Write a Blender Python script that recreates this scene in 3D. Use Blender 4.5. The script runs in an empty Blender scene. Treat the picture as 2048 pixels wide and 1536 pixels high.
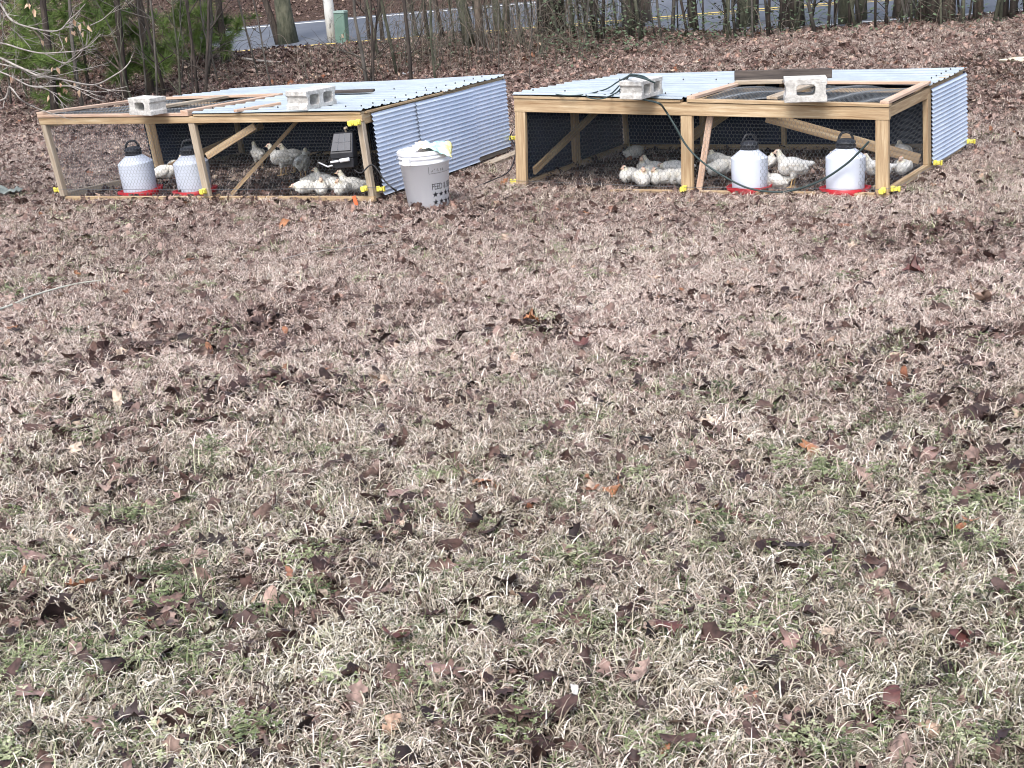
import bpy, bmesh, math, random
import numpy as np
from mathutils import Vector, Matrix, noise as mn
random.seed(7); rng = np.random.default_rng(11)
sc = bpy.context.scene; COL = sc.collection; R = math.radians; PI = math.pi

# ------------------------------------------------------------------ camera
CH, PITCH, ROLL, FPX = 2.00249, 0.296862, -0.049528, 3096.09
F_ = np.array([0, math.cos(PITCH), -math.sin(PITCH)]); R_ = np.array([1., 0, 0]); U_ = np.cross(R_, F_)
cR = math.cos(ROLL)*R_ + math.sin(ROLL)*U_; cU = -math.sin(ROLL)*R_ + math.cos(ROLL)*U_
CAM = np.array([0, 0, CH])
cd = bpy.data.cameras.new('camera'); cam = bpy.data.objects.new('camera', cd); COL.objects.link(cam)
cd.sensor_width = 36; cd.lens = FPX/2048*36; cd.clip_end = 2000; cd.clip_start = 0.05
cam.matrix_world = Matrix(((cR[0], cU[0], -F_[0], 0), (cR[1], cU[1], -F_[1], 0), (cR[2], cU[2], -F_[2], CH), (0, 0, 0, 1)))
sc.camera = cam
# ------------------------------------------------------------------ light
w = bpy.data.worlds.new('World'); sc.world = w; w.use_nodes = True
nt = w.node_tree; bg = nt.nodes['Background']
sky = nt.nodes.new('ShaderNodeTexSky'); sky.sky_type = 'NISHITA'; sky.sun_disc = False
SUN_EL, SUN_ROT = 54, 200
sky.sun_elevation = R(SUN_EL); sky.sun_rotation = R(SUN_ROT); sky.air_density = 1.0; sky.dust_density = 3.5; sky.ozone_density = 1.0
hs = nt.nodes.new('ShaderNodeHueSaturation'); hs.inputs['Saturation'].default_value = 0.78; hs.inputs['Value'].default_value = 1.0
nt.links.new(sky.outputs[0], hs.inputs['Color']); nt.links.new(hs.outputs[0], bg.inputs['Color'])
bg.inputs['Strength'].default_value = 0.15
sd = bpy.data.lights.new('sun', 'SUN'); sd.energy = 1.25; sd.angle = R(30); sd.color = (1, .975, .95)
so = bpy.data.objects.new('sun', sd); COL.objects.link(so)
sdir = Vector((math.sin(R(SUN_ROT))*math.cos(R(SUN_EL)), math.cos(R(SUN_ROT))*math.cos(R(SUN_EL)), math.sin(R(SUN_EL))))
so.rotation_euler = sdir.to_track_quat('Z', 'Y').to_euler(); so.location = (0, 0, 20)
sc.view_settings.view_transform = 'Standard'; sc.view_settings.look = 'None'; sc.view_settings.exposure = 1.12; sc.view_settings.gamma = 1
sc.cycles.pixel_filter_type = 'BLACKMAN_HARRIS'; sc.cycles.filter_width = 1.0; sc.cycles.max_bounces = 6; sc.cycles.use_denoising = True

# ------------------------------------------------------------------ helpers
def hashn(ix, iy, s):
    h = (ix*374761393 + iy*668265263 + s*2147483647) & 0xffffffff
    h = ((h ^ (h >> 13))*1274126177) & 0xffffffff
    return ((h ^ (h >> 16)) & 0xffff)/65535.
def vnoise(x, y, s=0):
    x0 = np.asarray(x, float); y0 = np.asarray(y, float); an = .6+s*.37; x = x0*math.cos(an)-y0*math.sin(an); y = x0*math.sin(an)+y0*math.cos(an)
    ix = np.floor(x).astype(np.int64); iy = np.floor(y).astype(np.int64); fx = x-ix; fy = y-iy
    fx = fx*fx*(3-2*fx); fy = fy*fy*(3-2*fy)
    a = hashn(ix, iy, s); b = hashn(ix+1, iy, s); c = hashn(ix, iy+1, s); d = hashn(ix+1, iy+1, s)
    return (a*(1-fx)+b*fx)*(1-fy)+(c*(1-fx)+d*fx)*fy
def sstep(a, b, x):
    t = np.clip((x-a)/(b-a), 0, 1); return t*t*(3-2*t)

# coop corner points (u,v,w): a slightly racked 8 by 8 foot frame each
LC = {(0,0,0): (-3.466,12.093,.011), (0,0,1): (-3.562,12.125,.636), (0,1,0): (-2.418,14.518,-.085), (0,1,1): (-2.473,14.559,.517),
      (1,0,0): (-.92,10.994,.08), (1,0,1): (-.972,11.035,.672), (1,1,0): (.083,13.423,.016), (1,1,1): (.061,13.464,.624)}
RC = {(0,0,0): (.103,11.673,-.031), (0,0,1): (.124,11.692,.655), (0,1,0): (1.084,13.365,-.006), (0,1,1): (1.062,13.373,.597),
      (1,0,0): (2.58,10.244,.06), (1,0,1): (2.567,10.246,.642), (1,1,0): (3.591,11.925,.086), (1,1,1): (3.563,11.931,.666)}
ROAD0 = np.array([0., 25.]); RA = -.413; RD = np.array([math.cos(RA), math.sin(RA)]); RN = np.array([-RD[1], RD[0]])
RZ0, RSL, RCS = .177, .057, .059
def st(x, y):
    dx = x-ROAD0[0]; dy = y-ROAD0[1]
    return dx*RD[0]+dy*RD[1], dx*RN[0]+dy*RN[1]
def roadz(s, t):
    s = np.clip(s, -60, 60)
    return RZ0 + RSL*s + np.where(t > 0, RCS*t, .004*t)
def _pl(C):
    A = []; b = []
    for k in ((0,0,0), (1,0,0), (1,1,0), (0,1,0)):
        p = C[k]; A.append((p[0], p[1], 1)); b.append(p[2])
    cf = np.linalg.lstsq(np.array(A), np.array(b), rcond=None)[0]
    ctr = np.mean([C[k][:2] for k in ((0,0,0), (1,0,0), (1,1,0), (0,1,0))], axis=0)
    return cf, ctr
PLS = [_pl(LC), _pl(RC)]
def H(x, y):
    x = np.asarray(x, float); y = np.asarray(y, float)
    s, t = st(x, y)
    near = .03*(vnoise(x*.5, y*.5, 3)-.5)+.012*(vnoise(x*2.1, y*2.1, 5)-.5)
    ws = []; zs = []
    for cf, c in PLS:
        d2 = ((x-c[0])**2+(y-c[1])**2)/2.3**2
        ws.append(np.exp(-d2*d2)); zs.append(cf[0]*x+cf[1]*y+cf[2])
    wt = ws[0]+ws[1]; k = np.clip(wt, 0, 1)
    pz = (ws[0]*zs[0]+ws[1]*zs[1])/(wt+1e-6)
    base = near*(1-k)+(pz-.012)*k
    rz = roadz(s, t)
    berm = .25*(1-sstep(2.6, 6, s))*np.exp(-((t+5.0)/.75)**2) + 1.0*sstep(-1.5, -3.8, s)*np.exp(-((t+5.3)/1.15)**2)
    bump = .07*(vnoise(x*1.3, y*1.3, 9)-.5)+.05*(vnoise(x*3.3, y*3.3, 19)-.5)
    far = rz + bump*sstep(-4.2, -5, t) + berm
    m = sstep(-10.6, -5.2, t)
    z = base*(1-m)+far*m
    on = sstep(-4.6, -4.25, t)*(1-sstep(4.35, 4.7, t))
    z = z - .05*on
    t2 = np.maximum(t-4.4, 0)
    z = np.where(t > 4.4, rz + .16*np.minimum(t2, 12)+.06*np.minimum(t2, 60) + .25*(vnoise(x*.7, y*.7, 2)-.5)*sstep(0, 2, t2), z)
    return z
def Hs(x, y): return float(H(x, y))
def ray(px, py):
    return F_ + cR*(px-1024)/FPX - cU*(py-768)/FPX
def spot(px, py):
    d = ray(px, py); ts = np.arange(2.5, 90, .02); P = CAM+ts[:, None]*d
    i = np.argmax(P[:, 2] <= H(P[:, 0], P[:, 1])); return P[i]
def atY(px, py, Y):
    d = ray(px, py); return CAM+d*(Y/d[1])
def atZ(px, py, z):
    d = ray(px, py); return CAM+d*((z-CH)/d[2])

# ------------------------------------------------------------------ materials
MATS = {}
def mat(name, c1, c2=None, scale=8, rough=.7, metal=0, bump=0, bscale=None, detail=5, coord='Object', stretch=None, spec=.4, ramp=(.35, .65), trans=0, emit=None, c3=None):
    if name in MATS: return MATS[name]
    m = bpy.data.materials.new(name); m.use_nodes = True; n = m.node_tree.nodes; l = m.node_tree.links
    b = n['Principled BSDF']; b.inputs['Roughness'].default_value = rough; b.inputs['Metallic'].default_value = metal
    b.inputs['Base Color'].default_value = (*c1, 1); b.inputs['Specular IOR Level'].default_value = spec
    if trans:
        b.inputs['Subsurface Weight'].default_value = trans; b.inputs['Subsurface Radius'].default_value = (.05, .05, .05)
    if coord == 'wc':
        a = n.new('ShaderNodeAttribute'); a.attribute_name = 'wc'; v = a.outputs['Vector']
    else:
        tc = n.new('ShaderNodeTexCoord'); v = tc.outputs[coord]
    if stretch:
        mp = n.new('ShaderNodeMapping'); mp.inputs['Scale'].default_value = stretch; l.new(v, mp.inputs[0]); v = mp.outputs[0]
    if c2:
        no = n.new('ShaderNodeTexNoise'); no.inputs['Scale'].default_value = scale; no.inputs['Detail'].default_value = detail; no.inputs['Roughness'].default_value = .65
        l.new(v, no.inputs['Vector'])
        cr = n.new('ShaderNodeValToRGB'); e = cr.color_ramp.elements
        e[0].position = ramp[0]; e[1].position = ramp[1]; e[0].color = (*c1, 1); e[1].color = (*c2, 1)
        if c3:
            x = e.new(min(.98, ramp[1]+.12)); x.color = (*c3, 1)
        l.new(no.outputs['Fac'], cr.inputs[0]); l.new(cr.outputs[0], b.inputs['Base Color'])
    if bump:
        n2 = n.new('ShaderNodeTexNoise'); n2.inputs['Scale'].default_value = bscale or scale*3; n2.inputs['Detail'].default_value = 4
        l.new(v, n2.inputs['Vector'])
        bp_ = n.new('ShaderNodeBump'); bp_.inputs['Strength'].default_value = bump; bp_.inputs['Distance'].default_value = .01
        l.new(n2.outputs['Fac'], bp_.inputs['Height']); l.new(bp_.outputs[0], b.inputs['Normal'])
    MATS[name] = m; return m
def attr_mat(name, stops, rough=.8, src='tint', inst=True, mul='bl', bump=0, trans=.0, spec=.2, alt=None, ns=60, nr=(.72, 1.2)):
    m = bpy.data.materials.new(name); m.use_nodes = True; n = m.node_tree.nodes; l = m.node_tree.links
    b = n['Principled BSDF']; b.inputs['Roughness'].default_value = rough; b.inputs['Specular IOR Level'].default_value = spec
    a = n.new('ShaderNodeAttribute'); a.attribute_name = src
    if inst: a.attribute_type = 'INSTANCER'
    f = a.outputs['Fac']
    g = n.new('ShaderNodeAttribute'); g.attribute_name = mul
    ad = n.new('ShaderNodeMath'); ad.operation = 'ADD'; l.new(f, ad.inputs[0]); l.new(g.outputs['Fac'], ad.inputs[1])
    cr = n.new('ShaderNodeValToRGB'); e = cr.color_ramp.elements
    for i, (p, c) in enumerate(stops):
        x = e[i] if i < 2 else e.new(p)
        x.position = p; x.color = (*c, 1)
    l.new(ad.outputs[0], cr.inputs[0])
    colo = cr.outputs[0]
    if alt:
        c2 = n.new('ShaderNodeValToRGB'); e = c2.color_ramp.elements
        for i, (p, c) in enumerate(alt):
            x = e[i] if i < 2 else e.new(p)
            x.position = p; x.color = (*c, 1)
        l.new(ad.outputs[0], c2.inputs[0]); ha = n.new('ShaderNodeAttribute'); ha.attribute_name = 'hue'; ha.attribute_type = 'INSTANCER'
        hm = n.new('ShaderNodeMix'); hm.data_type = 'RGBA'; l.new(ha.outputs['Fac'], hm.inputs[0]); l.new(cr.outputs[0], hm.inputs[6]); l.new(c2.outputs[0], hm.inputs[7]); colo = hm.outputs[2]
    no = n.new('ShaderNodeTexNoise'); no.inputs['Scale'].default_value = ns; tc = n.new('ShaderNodeTexCoord'); l.new(tc.outputs['Object'], no.inputs['Vector'])
    mr = n.new('ShaderNodeMapRange'); mr.inputs[1].default_value = .3; mr.inputs[2].default_value = .7; mr.inputs[3].default_value = nr[0]; mr.inputs[4].default_value = nr[1]
    l.new(no.outputs['Fac'], mr.inputs[0])
    mx = n.new('ShaderNodeVectorMath'); mx.operation = 'SCALE'; l.new(colo, mx.inputs[0]); l.new(mr.outputs[0], mx.inputs['Scale'])
    l.new(mx.outputs[0], b.inputs['Base Color'])
    if trans:
        tr = n.new('ShaderNodeBsdfTranslucent'); l.new(mx.outputs[0], tr.inputs['Color'])
        ms = n.new('ShaderNodeMixShader'); ms.inputs[0].default_value = trans
        l.new(b.outputs[0], ms.inputs[1]); l.new(tr.outputs[0], ms.inputs[2]); l.new(ms.outputs[0], n['Material Output'].inputs[0])
    return m
M_pine = mat('fresh_pine_lumber', (.26, .165, .085), (.45, .335, .205), 1, .78, bump=.3, bscale=2, coord='wc', ramp=(.30, .58), c3=(.56, .46, .31))
M_grey = mat('weathered_lumber', (.27, .21, .15), (.44, .38, .30), 1, .85, bump=.3, bscale=2, coord='wc')
M_pink = mat('planed_board', (.42, .27, .19), (.58, .44, .34), 1, .75, bump=.15, bscale=2, coord='wc')
M_dark = mat('dark_weathered_board', (.035, .028, .026), (.10, .08, .068), 1, .85, bump=.35, bscale=2, coord='wc')
M_roof = mat('galvanised_roof', (.37, .42, .45), (.47, .53, .56), 3.2, .45, metal=.35, bump=.05, bscale=30, spec=.5)
M_side = mat('galvanised_siding', (.56, .64, .76), (.68, .75, .86), 2.5, .5, metal=.15, bump=.05, bscale=40, spec=.5)
M_wire = mat('galvanised_wire', (.16, .175, .19), None, rough=.5, metal=.4)
M_navy = mat('navy_inside_shade', (.007, .014, .034), (.016, .030, .065), 3, .5, spec=.3)  # inner faces of the sheets: interior shade put into a dark navy colour
M_yel = mat('yellow_plastic', (.66, .58, .08), (.78, .70, .14), 30, .45)
M_blk = mat('black_plastic', (.012, .013, .017), (.022, .024, .03), 20, .4, spec=.5)
M_panel = mat('dark_panel', (.018, .022, .034), (.03, .036, .05), 30, .25, spec=.6)
M_wht = mat('white_plastic', (.62, .63, .66), (.74, .75, .76), 12, .5, bump=.03, bscale=80)
M_bucket = mat('bucket_plastic', (.86, .88, .94), (.90, .93, .98), 7, .45, stretch=(1, 1, .35), bump=.03, bscale=40, ramp=(.38, .6))
M_jug = mat('milky_plastic', (.56, .61, .70), (.66, .71, .82), 3, .5, trans=.05, bump=.06, bscale=40)
M_red = mat('red_plastic', (.32, .008, .016), (.48, .02, .03), 25, .45)
M_conc = mat('concrete', (.34, .33, .31), (.62, .61, .58), 22, .95, bump=.6, bscale=90, c3=(.72, .71, .68))
M_cable = mat('dark_green_cable', (.03, .05, .05), None, rough=.6)
M_bcable = mat('black_cable', (.012, .012, .014), None, rough=.5)
M_ink = mat('black_ink', (.015, .015, .02), None, rough=.6)
M_bark = mat('bark', (.055, .043, .034), (.16, .13, .105), 3, .95, bump=1, bscale=10, stretch=(6, 6, 1.2))
M_barkd = mat('dark_bark', (.022, .018, .016), (.075, .06, .05), 4, .95, bump=1, bscale=10, stretch=(6, 6, 1.2))
M_barkm = mat('mossy_bark', (.04, .045, .03), (.12, .12, .085), 4, .95, bump=.8, bscale=12, stretch=(5, 5, 1.5))
M_barks = mat('grey_stem_bark', (.05, .045, .04), (.13, .12, .105), 4, .95, stretch=(5, 5, 1.5))
M_twig = mat('pale_twig_bark', (.20, .18, .165), (.40, .37, .34), 30, .8)
M_pole = mat('pale_blotchy_pole', (.12, .12, .12), (.60, .60, .58), 3.2, .85, bump=.4, bscale=20, stretch=(3, 3, 1), ramp=(.36, .46))
M_ped = mat('green_metal', (.10, .17, .14), (.14, .22, .18), 5, .6)
M_orange = mat('orange_plastic', (.75, .16, .06), None, rough=.5)

# ------------------------------------------------------------------ object helpers
def tag(o, label=None, cat=None, group=None, kind=None):
    if label: o['label'] = label
    if cat: o['category'] = cat
    if group: o['group'] = group
    if kind: o['kind'] = kind
    return o
def empty(name, loc, rz=0, label=None, cat=None, group=None):
    o = bpy.data.objects.new(name, None); COL.objects.link(o); o.location = loc; o.rotation_euler = (0, 0, rz); o.empty_display_size = .1
    return tag(o, label, cat, group)
class MB:
    def __init__(s): s.v = []; s.f = []; s.wc = []; s.m = []; s.mi = 0
    def add(s, vs, fs, wc=None):
        b = len(s.v); s.v += [tuple(map(float, p)) for p in vs]; s.f += [tuple(i+b for i in f) for f in fs]; s.m += [s.mi]*len(fs)
        s.wc += wc if wc else [tuple(map(float, p)) for p in vs]
        return s
    def build(s, name, mt, parent=None, loc=None, smooth=False, bevel=0, origin=None):
        me = bpy.data.meshes.new(name); v = s.v
        if origin is not None: v = [(p[0]-origin[0], p[1]-origin[1], p[2]-origin[2]) for p in v]
        me.from_pydata(v, [], s.f); me.update()
        for m_ in (mt if isinstance(mt, (list, tuple)) else [mt]): me.materials.append(m_)
        if any(s.m): me.polygons.foreach_set('material_index', s.m)
        a = me.attributes.new('wc', 'FLOAT_VECTOR', 'POINT'); a.data.foreach_set('vector', np.array(s.wc, dtype=np.float32).ravel())
        if smooth: me.polygons.foreach_set('use_smooth', [True]*len(me.polygons))
        o = bpy.data.objects.new(name, me); COL.objects.link(o)
        if parent: o.parent = parent
        if loc is not None: o.location = loc
        elif origin is not None and not parent: o.location = origin
        if bevel:
            md = o.modifiers.new('bevel', 'BEVEL'); md.width = bevel; md.segments = 1; md.limit_method = 'ANGLE'
        return o
    def box(s, p0, p1, fn=None, axis=None):
        (x0, y0, z0), (x1, y1, z1) = p0, p1
        ext = (abs(x1-x0), abs(y1-y0), abs(z1-z0)); ax = axis if axis is not None else int(np.argmax(ext))
        ns = max(1, int(ext[ax]/.3)); off = random.random()*50
        lo = [x0, y0, z0]; hi = [x1, y1, z1]; a, b = [i for i in range(3) if i != ax]
        vs = []; wc = []
        for k in range(ns+1):
            for (i, j) in ((0, 0), (1, 0), (1, 1), (0, 1)):
                p = [0, 0, 0]; p[ax] = lo[ax]+(hi[ax]-lo[ax])*k/ns; p[a] = (lo, hi)[i][a]; p[b] = (lo, hi)[j][b]
                wc.append((p[ax]*3+off, p[a]*45+off, p[b]*45)); vs.append(fn(*p) if fn else p)
        fs = [(0, 3, 2, 1), (ns*4, ns*4+1, ns*4+2, ns*4+3)]
        for k in range(ns):
            for i in range(4):
                j = (i+1) % 4; fs.append((k*4+i, k*4+j, k*4+4+j, k*4+4+i))
        if ax == 1: fs = [f[::-1] for f in fs]
        return s.add(vs, fs, wc)
    def beam(s, p, q, wd, th, up=(0, 0, 1)):
        p = Vector(p); q = Vector(q); d = (q-p).normalized(); sd_ = d.cross(Vector(up)).normalized(); u = sd_.cross(d)
        L = (q-p).length; M_ = Matrix((sd_, d, u)).transposed()
        return s.box((-wd/2, 0, -th/2), (wd/2, L, th/2), lambda x, y, z: tuple(p+M_@Vector((x, y, z))), axis=1)
    def tube(s, pts, rad, n=6, cap=True):
        pts = [Vector(p) for p in pts]; N = len(pts); rad = rad if hasattr(rad, '__len__') else [rad]*N
        vs = []; wc = []; ref = Vector((0.13, .31, .94)); L = 0
        for i, p in enumerate(pts):
            d = (pts[min(i+1, N-1)]-pts[max(i-1, 0)]).normalized()
            a = d.cross(ref)
            if a.length < .05: a = d.cross(Vector((1, 0, 0)))
            a.normalize(); b = d.cross(a)
            if i: L += (p-pts[i-1]).length
            for k in range(n):
                t = 2*PI*k/n; vs.append(p+(a*math.cos(t)+b*math.sin(t))*rad[i]); wc.append((L*3, k, 0))
        fs = []
        for i in range(N-1):
            for k in range(n):
                k2 = (k+1) % n; fs.append((i*n+k, i*n+k2, (i+1)*n+k2, (i+1)*n+k))
        if cap: fs += [tuple(range(n))[::-1], tuple((N-1)*n+k for k in range(n))]
        return s.add(vs, fs, wc)
    def lathe(s, prof, n=32, c=(0, 0, 0), fr=None):
        vs = []; fs = []
        for (r, z) in prof:
            for k in range(n):
                t = 2*PI*k/n; rr = r*(fr(t, z) if fr else 1); vs.append((c[0]+rr*math.cos(t), c[1]+rr*math.sin(t), c[2]+z))
        for i in range(len(prof)-1):
            for k in range(n):
                k2 = (k+1) % n; fs.append((i*n+k, i*n+k2, (i+1)*n+k2, (i+1)*n+k))
        if prof[0][0] > 1e-6: fs.append(tuple(range(n))[::-1])
        if prof[-1][0] > 1e-6: fs.append(tuple((len(prof)-1)*n+k for k in range(n)))
        return s.add(vs, fs)
def spline(pts, n=8):
    P = [Vector(p) for p in pts]; out = []
    for i in range(len(P)-1):
        a = P[max(i-1, 0)]; b = P[i]; c = P[i+1]; d = P[min(i+2, len(P)-1)]
        for k in range(n):
            t = k/n; out.append(.5*((2*b)+(c-a)*t+(2*a-5*b+4*c-d)*t*t+(-a+3*b-3*c+d)*t**3))
    out.append(P[-1]); return out

# ------------------------------------------------------------------ ground
def ground():
    def lin(segs):
        o = []
        for a, b, n in segs: o += list(np.linspace(a, b, n, endpoint=False))
        return o+[segs[-1][1]]
    xs = np.array(lin([(-260, -20, 16), (-20, -9, 20), (-9, 9, 160), (9, 20, 20), (20, 260, 16)]))
    ys = np.array(lin([(-40, 1, 12), (1, 34, 290), (34, 60, 30), (60, 400, 20)]))
    X, Y = np.meshgrid(xs, ys); Z = H(X, Y); nx = len(xs); ny = len(ys)
    v = np.stack([X, Y, Z], -1).reshape(-1, 3)
    i = np.arange((ny-1)*(nx-1)); r = i//(nx-1); c = i % (nx-1); a = r*nx+c
    f = np.stack([a, a+1, a+nx+1, a+nx], -1)
    me = bpy.data.meshes.new('ground'); me.from_pydata(v.tolist(), [], f.tolist()); me.update()
    me.polygons.foreach_set('use_smooth', [True]*len(f))
    m = bpy.data.materials.new('lawn_soil'); m.use_nodes = True; n = m.node_tree.nodes; l = m.node_tree.links; b = n['Principled BSDF']
    b.inputs['Roughness'].default_value = 1; b.inputs['Specular IOR Level'].default_value = .1
    tc = n.new('ShaderNodeTexCoord')
    n1 = n.new('ShaderNodeTexNoise'); n1.inputs['Scale'].default_value = 28; n1.inputs['Detail'].default_value = 8; n1.inputs['Roughness'].default_value = .75
    l.new(tc.outputs['Object'], n1.inputs['Vector'])
    cr = n.new('ShaderNodeValToRGB'); e = cr.color_ramp.elements; e[0].position = .36; e[0].color = (.022, .015, .012, 1); e[1].position = .66; e[1].color = (.15, .105, .085, 1)
    x = e.new(.5); x.color = (.06, .04, .032, 1)
    l.new(n1.outputs['Fac'], cr.inputs[0])
    l.new(cr.outputs[0], b.inputs['Base Color'])
    bp_ = n.new('ShaderNodeBump'); bp_.inputs['Strength'].default_value = .8; bp_.inputs['Distance'].default_value = .02; l.new(n1.outputs['Fac'], bp_.inputs['Height']); l.new(bp_.outputs[0], b.inputs['Normal'])
    me.materials.append(m)
    o = bpy.data.objects.new('ground', me); COL.objects.link(o); tag(o, kind='structure')
ground()
M_asph = mat('asphalt', (.085, .095, .115), (.125, .135, .155), 40, .8, bump=.3, bscale=300, coord='Generated')
M_white = mat('white_road_paint', (.55, .56, .55), (.72, .73, .72), 20, .7)
M_yellow = mat('yellow_road_paint', (.60, .42, .10), (.70, .53, .18), 20, .7)
def strip(name, t0, t1, dz, mt, kind='structure'):
    mb = MB(); ss = np.linspace(-60, 60, 121); ts = np.linspace(t0, t1, 9 if t1-t0 > 1 else 2)
    vs = []; wc = []
    for s_ in ss:
        for t_ in ts:
            p = ROAD0+RD*s_+RN*t_; z = float(roadz(np.float64(s_), np.float64(t_))); vs.append((p[0], p[1], z+dz))
    nt_ = len(ts); fs = []
    for i in range(len(ss)-1):
        for j in range(nt_-1): a = i*nt_+j; fs.append((a, a+nt_, a+nt_+1, a+1))
    o = mb.add(vs, fs).build(name, mt); tag(o, kind=kind); return o
strip('road', -4.3, 4.4, 0, M_asph)
strip('road_edge_line', 3.95, 4.09, .005, M_white); strip('road_edge_line', -4.05, -3.92, .005, M_white)
strip('road_centre_line', .10, .22, .005, M_yellow); strip('road_centre_line', -.22, -.10, .005, M_yellow)

# ------------------------------------------------------------------ coops
def coop(C, mirror, label):
    cc = {k: np.array(v) for k, v in C.items()}
    W = np.linalg.norm(cc[1,0,0]-cc[0,0,0]); D = np.linalg.norm(cc[0,1,0]-cc[0,0,0]); HH = .62
    org = (cc[0,0,0]+cc[1,0,0]+cc[0,1,0]+cc[1,1,0])/4
    def P(x, y, z):
        u = x/W; v = y/D; q = z/HH; s = 0
        for (i, j, k), p in cc.items():
            s = s + p*((u if i else 1-u)*(v if j else 1-v)*(q if k else 1-q))
        return tuple(s-org)
    root = empty('chicken_coop', tuple(org), 0, label, 'chicken coop', 'wire fronted chicken coops on the lawn')
    W2 = W*.49; D2 = D*.5
    def mem(name, p0, p1, m=M_pine, bev=.003):
        return MB().box(p0, p1, P).build(name, m, root, bevel=bev)
    pw, pt = (.052, .044) if mirror == 'L' else (.088, .038)
    # posts (front face posts wide across)
    mp = M_grey if mirror == 'L' else M_pine
    RH = .052 if mirror == 'L' else .0895
    mem('post', (.0, .0, .012), (pt if mirror == 'L' else pw, pw if mirror == 'L' else pt, HH-RH-.001), mp)
    mem('post', (W-(pt if mirror == 'L' else pw)-.002, 0, .012), (W-.002, pw if mirror == 'L' else pt, HH-RH-.001), mp)
    hw = .026 if mirror == 'L' else .044; RH = .052 if mirror == 'L' else .0895
    mem('post', (W2-hw, .001, .012), (W2+hw, pt, HH-RH-.001), mp)
    for x in (0, W-pt): mem('post', (x+.001, D2-.044, .042), (x+pt, D2+.044, HH-.045), M_pine)
    for x in (0, W2, W-pt): mem('post', (x+.001, D-pt, .002), (x+pt, D-.001, HH-.045), M_pine)
    # rails
    mem('top_rail', (-.004, -.003, HH-RH), (W+.004, .036, HH-.001), M_pine)
    mem('bottom_rail', (.0 if mirror == 'R' else pt, -.003, -.03 if mirror == 'R' else -.028), (W, .036, .0115 if mirror == 'L' else .0115))
    for x in (0, W-pt-.001):
        mem('side_rail', (x, .0375, HH-.075), (x+pt, D-.04, HH-.002))
        mem('sill_rail', (x+.002, .0375, -.01), (x+pt, D-.04, .0415), M_grey if mirror == 'L' else M_pine)
    mem('rear_rail', (.04, D-pt-.002, HH-.075), (W-.04, D-.003, HH-.002))
    mem('rear_sill', (.04, D-pt-.002, -.03), (W-.04, D-.003, .03))
    mem('cross_rail', (.04, D2-.019, HH-.034), (W-.04, D2+.019, HH-.003))
    mem('cross_rail', (W2-.019, .038, HH-.074), (W2+.019, D2-.02, HH-.004))
    # roof
    ribs = .145
    def rib(y, z0):
        f = (y/ribs) % 1
        if f < .12: return z0+.010*f/.12
        if f < .26: return z0+.010
        if f < .38: return z0+.010*(1-(f-.26)/.12)
        return z0+.0016*math.sin((f-.38)/.62*4*PI)
    def sheet(name, x0, x1, y0, y1, z0):
        nx = 14; ys = []; y = y0
        while y < y1:
            ys.append(y); y += ribs/24
        ys.append(y1); vs = []
        for th in (0, -.0012):
            for yy in ys:
                for k in range(nx+1):
                    xx = x0+(x1-x0)*k/nx
                    wob = .004*math.sin(xx*3.1+yy*2)+.003*math.sin(yy*7.3)
                    vs.append(P(xx, yy, rib(yy, z0)+wob+th))
        fs = []; nn = nx+1; N = len(ys)*nn
        for i in range(len(ys)-1):
            for k in range(nx):
                a = i*nn+k; fs.append((a, a+1, a+nn+1, a+nn)); fs.append((N+a+nn, N+a+nn+1, N+a+1, N+a))
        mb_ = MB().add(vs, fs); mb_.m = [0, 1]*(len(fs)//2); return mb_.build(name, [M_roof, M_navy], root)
    zr = HH+.022
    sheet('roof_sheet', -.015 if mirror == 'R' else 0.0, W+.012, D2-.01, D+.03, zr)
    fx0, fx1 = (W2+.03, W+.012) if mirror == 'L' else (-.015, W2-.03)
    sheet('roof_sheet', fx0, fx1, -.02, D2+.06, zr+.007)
    # batten under the front roof sheet
    mem('batten', (fx0+.01, -.012, HH), (fx1-.01, .05, HH+.019), M_pine)
    for x in ((W-.055,) if mirror == 'L' else (0.0, W-.055)):
        mem('batten', (x, D2+.05, HH), (x+.055, D-.01, HH+.0185))
    if mirror == 'L': mem('batten', (W-.035, .055, HH), (W+.016, D2+.045, HH+.0185))
    # roof screws as one mesh of the roof
    def screw(p): MB().tube([p, (p[0], p[1], p[2]+.011)], [.006, .004], 5).build('roof_screw', M_blk, root)
    for k in range(15):
        y = .06+k*(D-.12)/14
        if mirror == 'R' and y < D2+.03: continue
        p = P(W-.02, y, zr+.03)
        screw(p)
    for k in range(5):
        for yy in ((D2+.05, D-.1, .05) if True else ()):
            x = fx0+.15+k*(fx1-fx0-.3)/4; screw(P(x, yy, zr+.028))
    # corrugated walls
    def wall(name, pf, L, z0, z1, out, L0=0, rag=None):
        per = .0325; nL = max(2, int(L/.25)); zs = np.arange(z0, z1+1e-6, per/8); vs = []
        for th in (0, -.0015):
            for z in zs:
                for k in range(nL+1):
                    t = L0+L*k/nL; fz = (z/per) % 1; d = out*(.0035+.0068*(1-2*fz/.66 if fz < .66 else -1+2*(fz-.66)/.34)+th+.003*math.sin(t*4+1.3))
                    vs.append(P(*pf(t, d, z)))
        nn = nL+1; N = len(zs)*nn; fs = []
        for i in range(len(zs)-1):
            for k in range(nL):
                a = i*nn+k; fs.append((a, a+1, a+nn+1, a+nn)); fs.append((N+a+nn, N+a+nn+1, N+a+1, N+a))
        mb_ = MB().add(vs, fs); mb_.m = [0, 1]*(len(fs)//2); return mb_.build(name, [M_side, M_navy], root, smooth=True)
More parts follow.
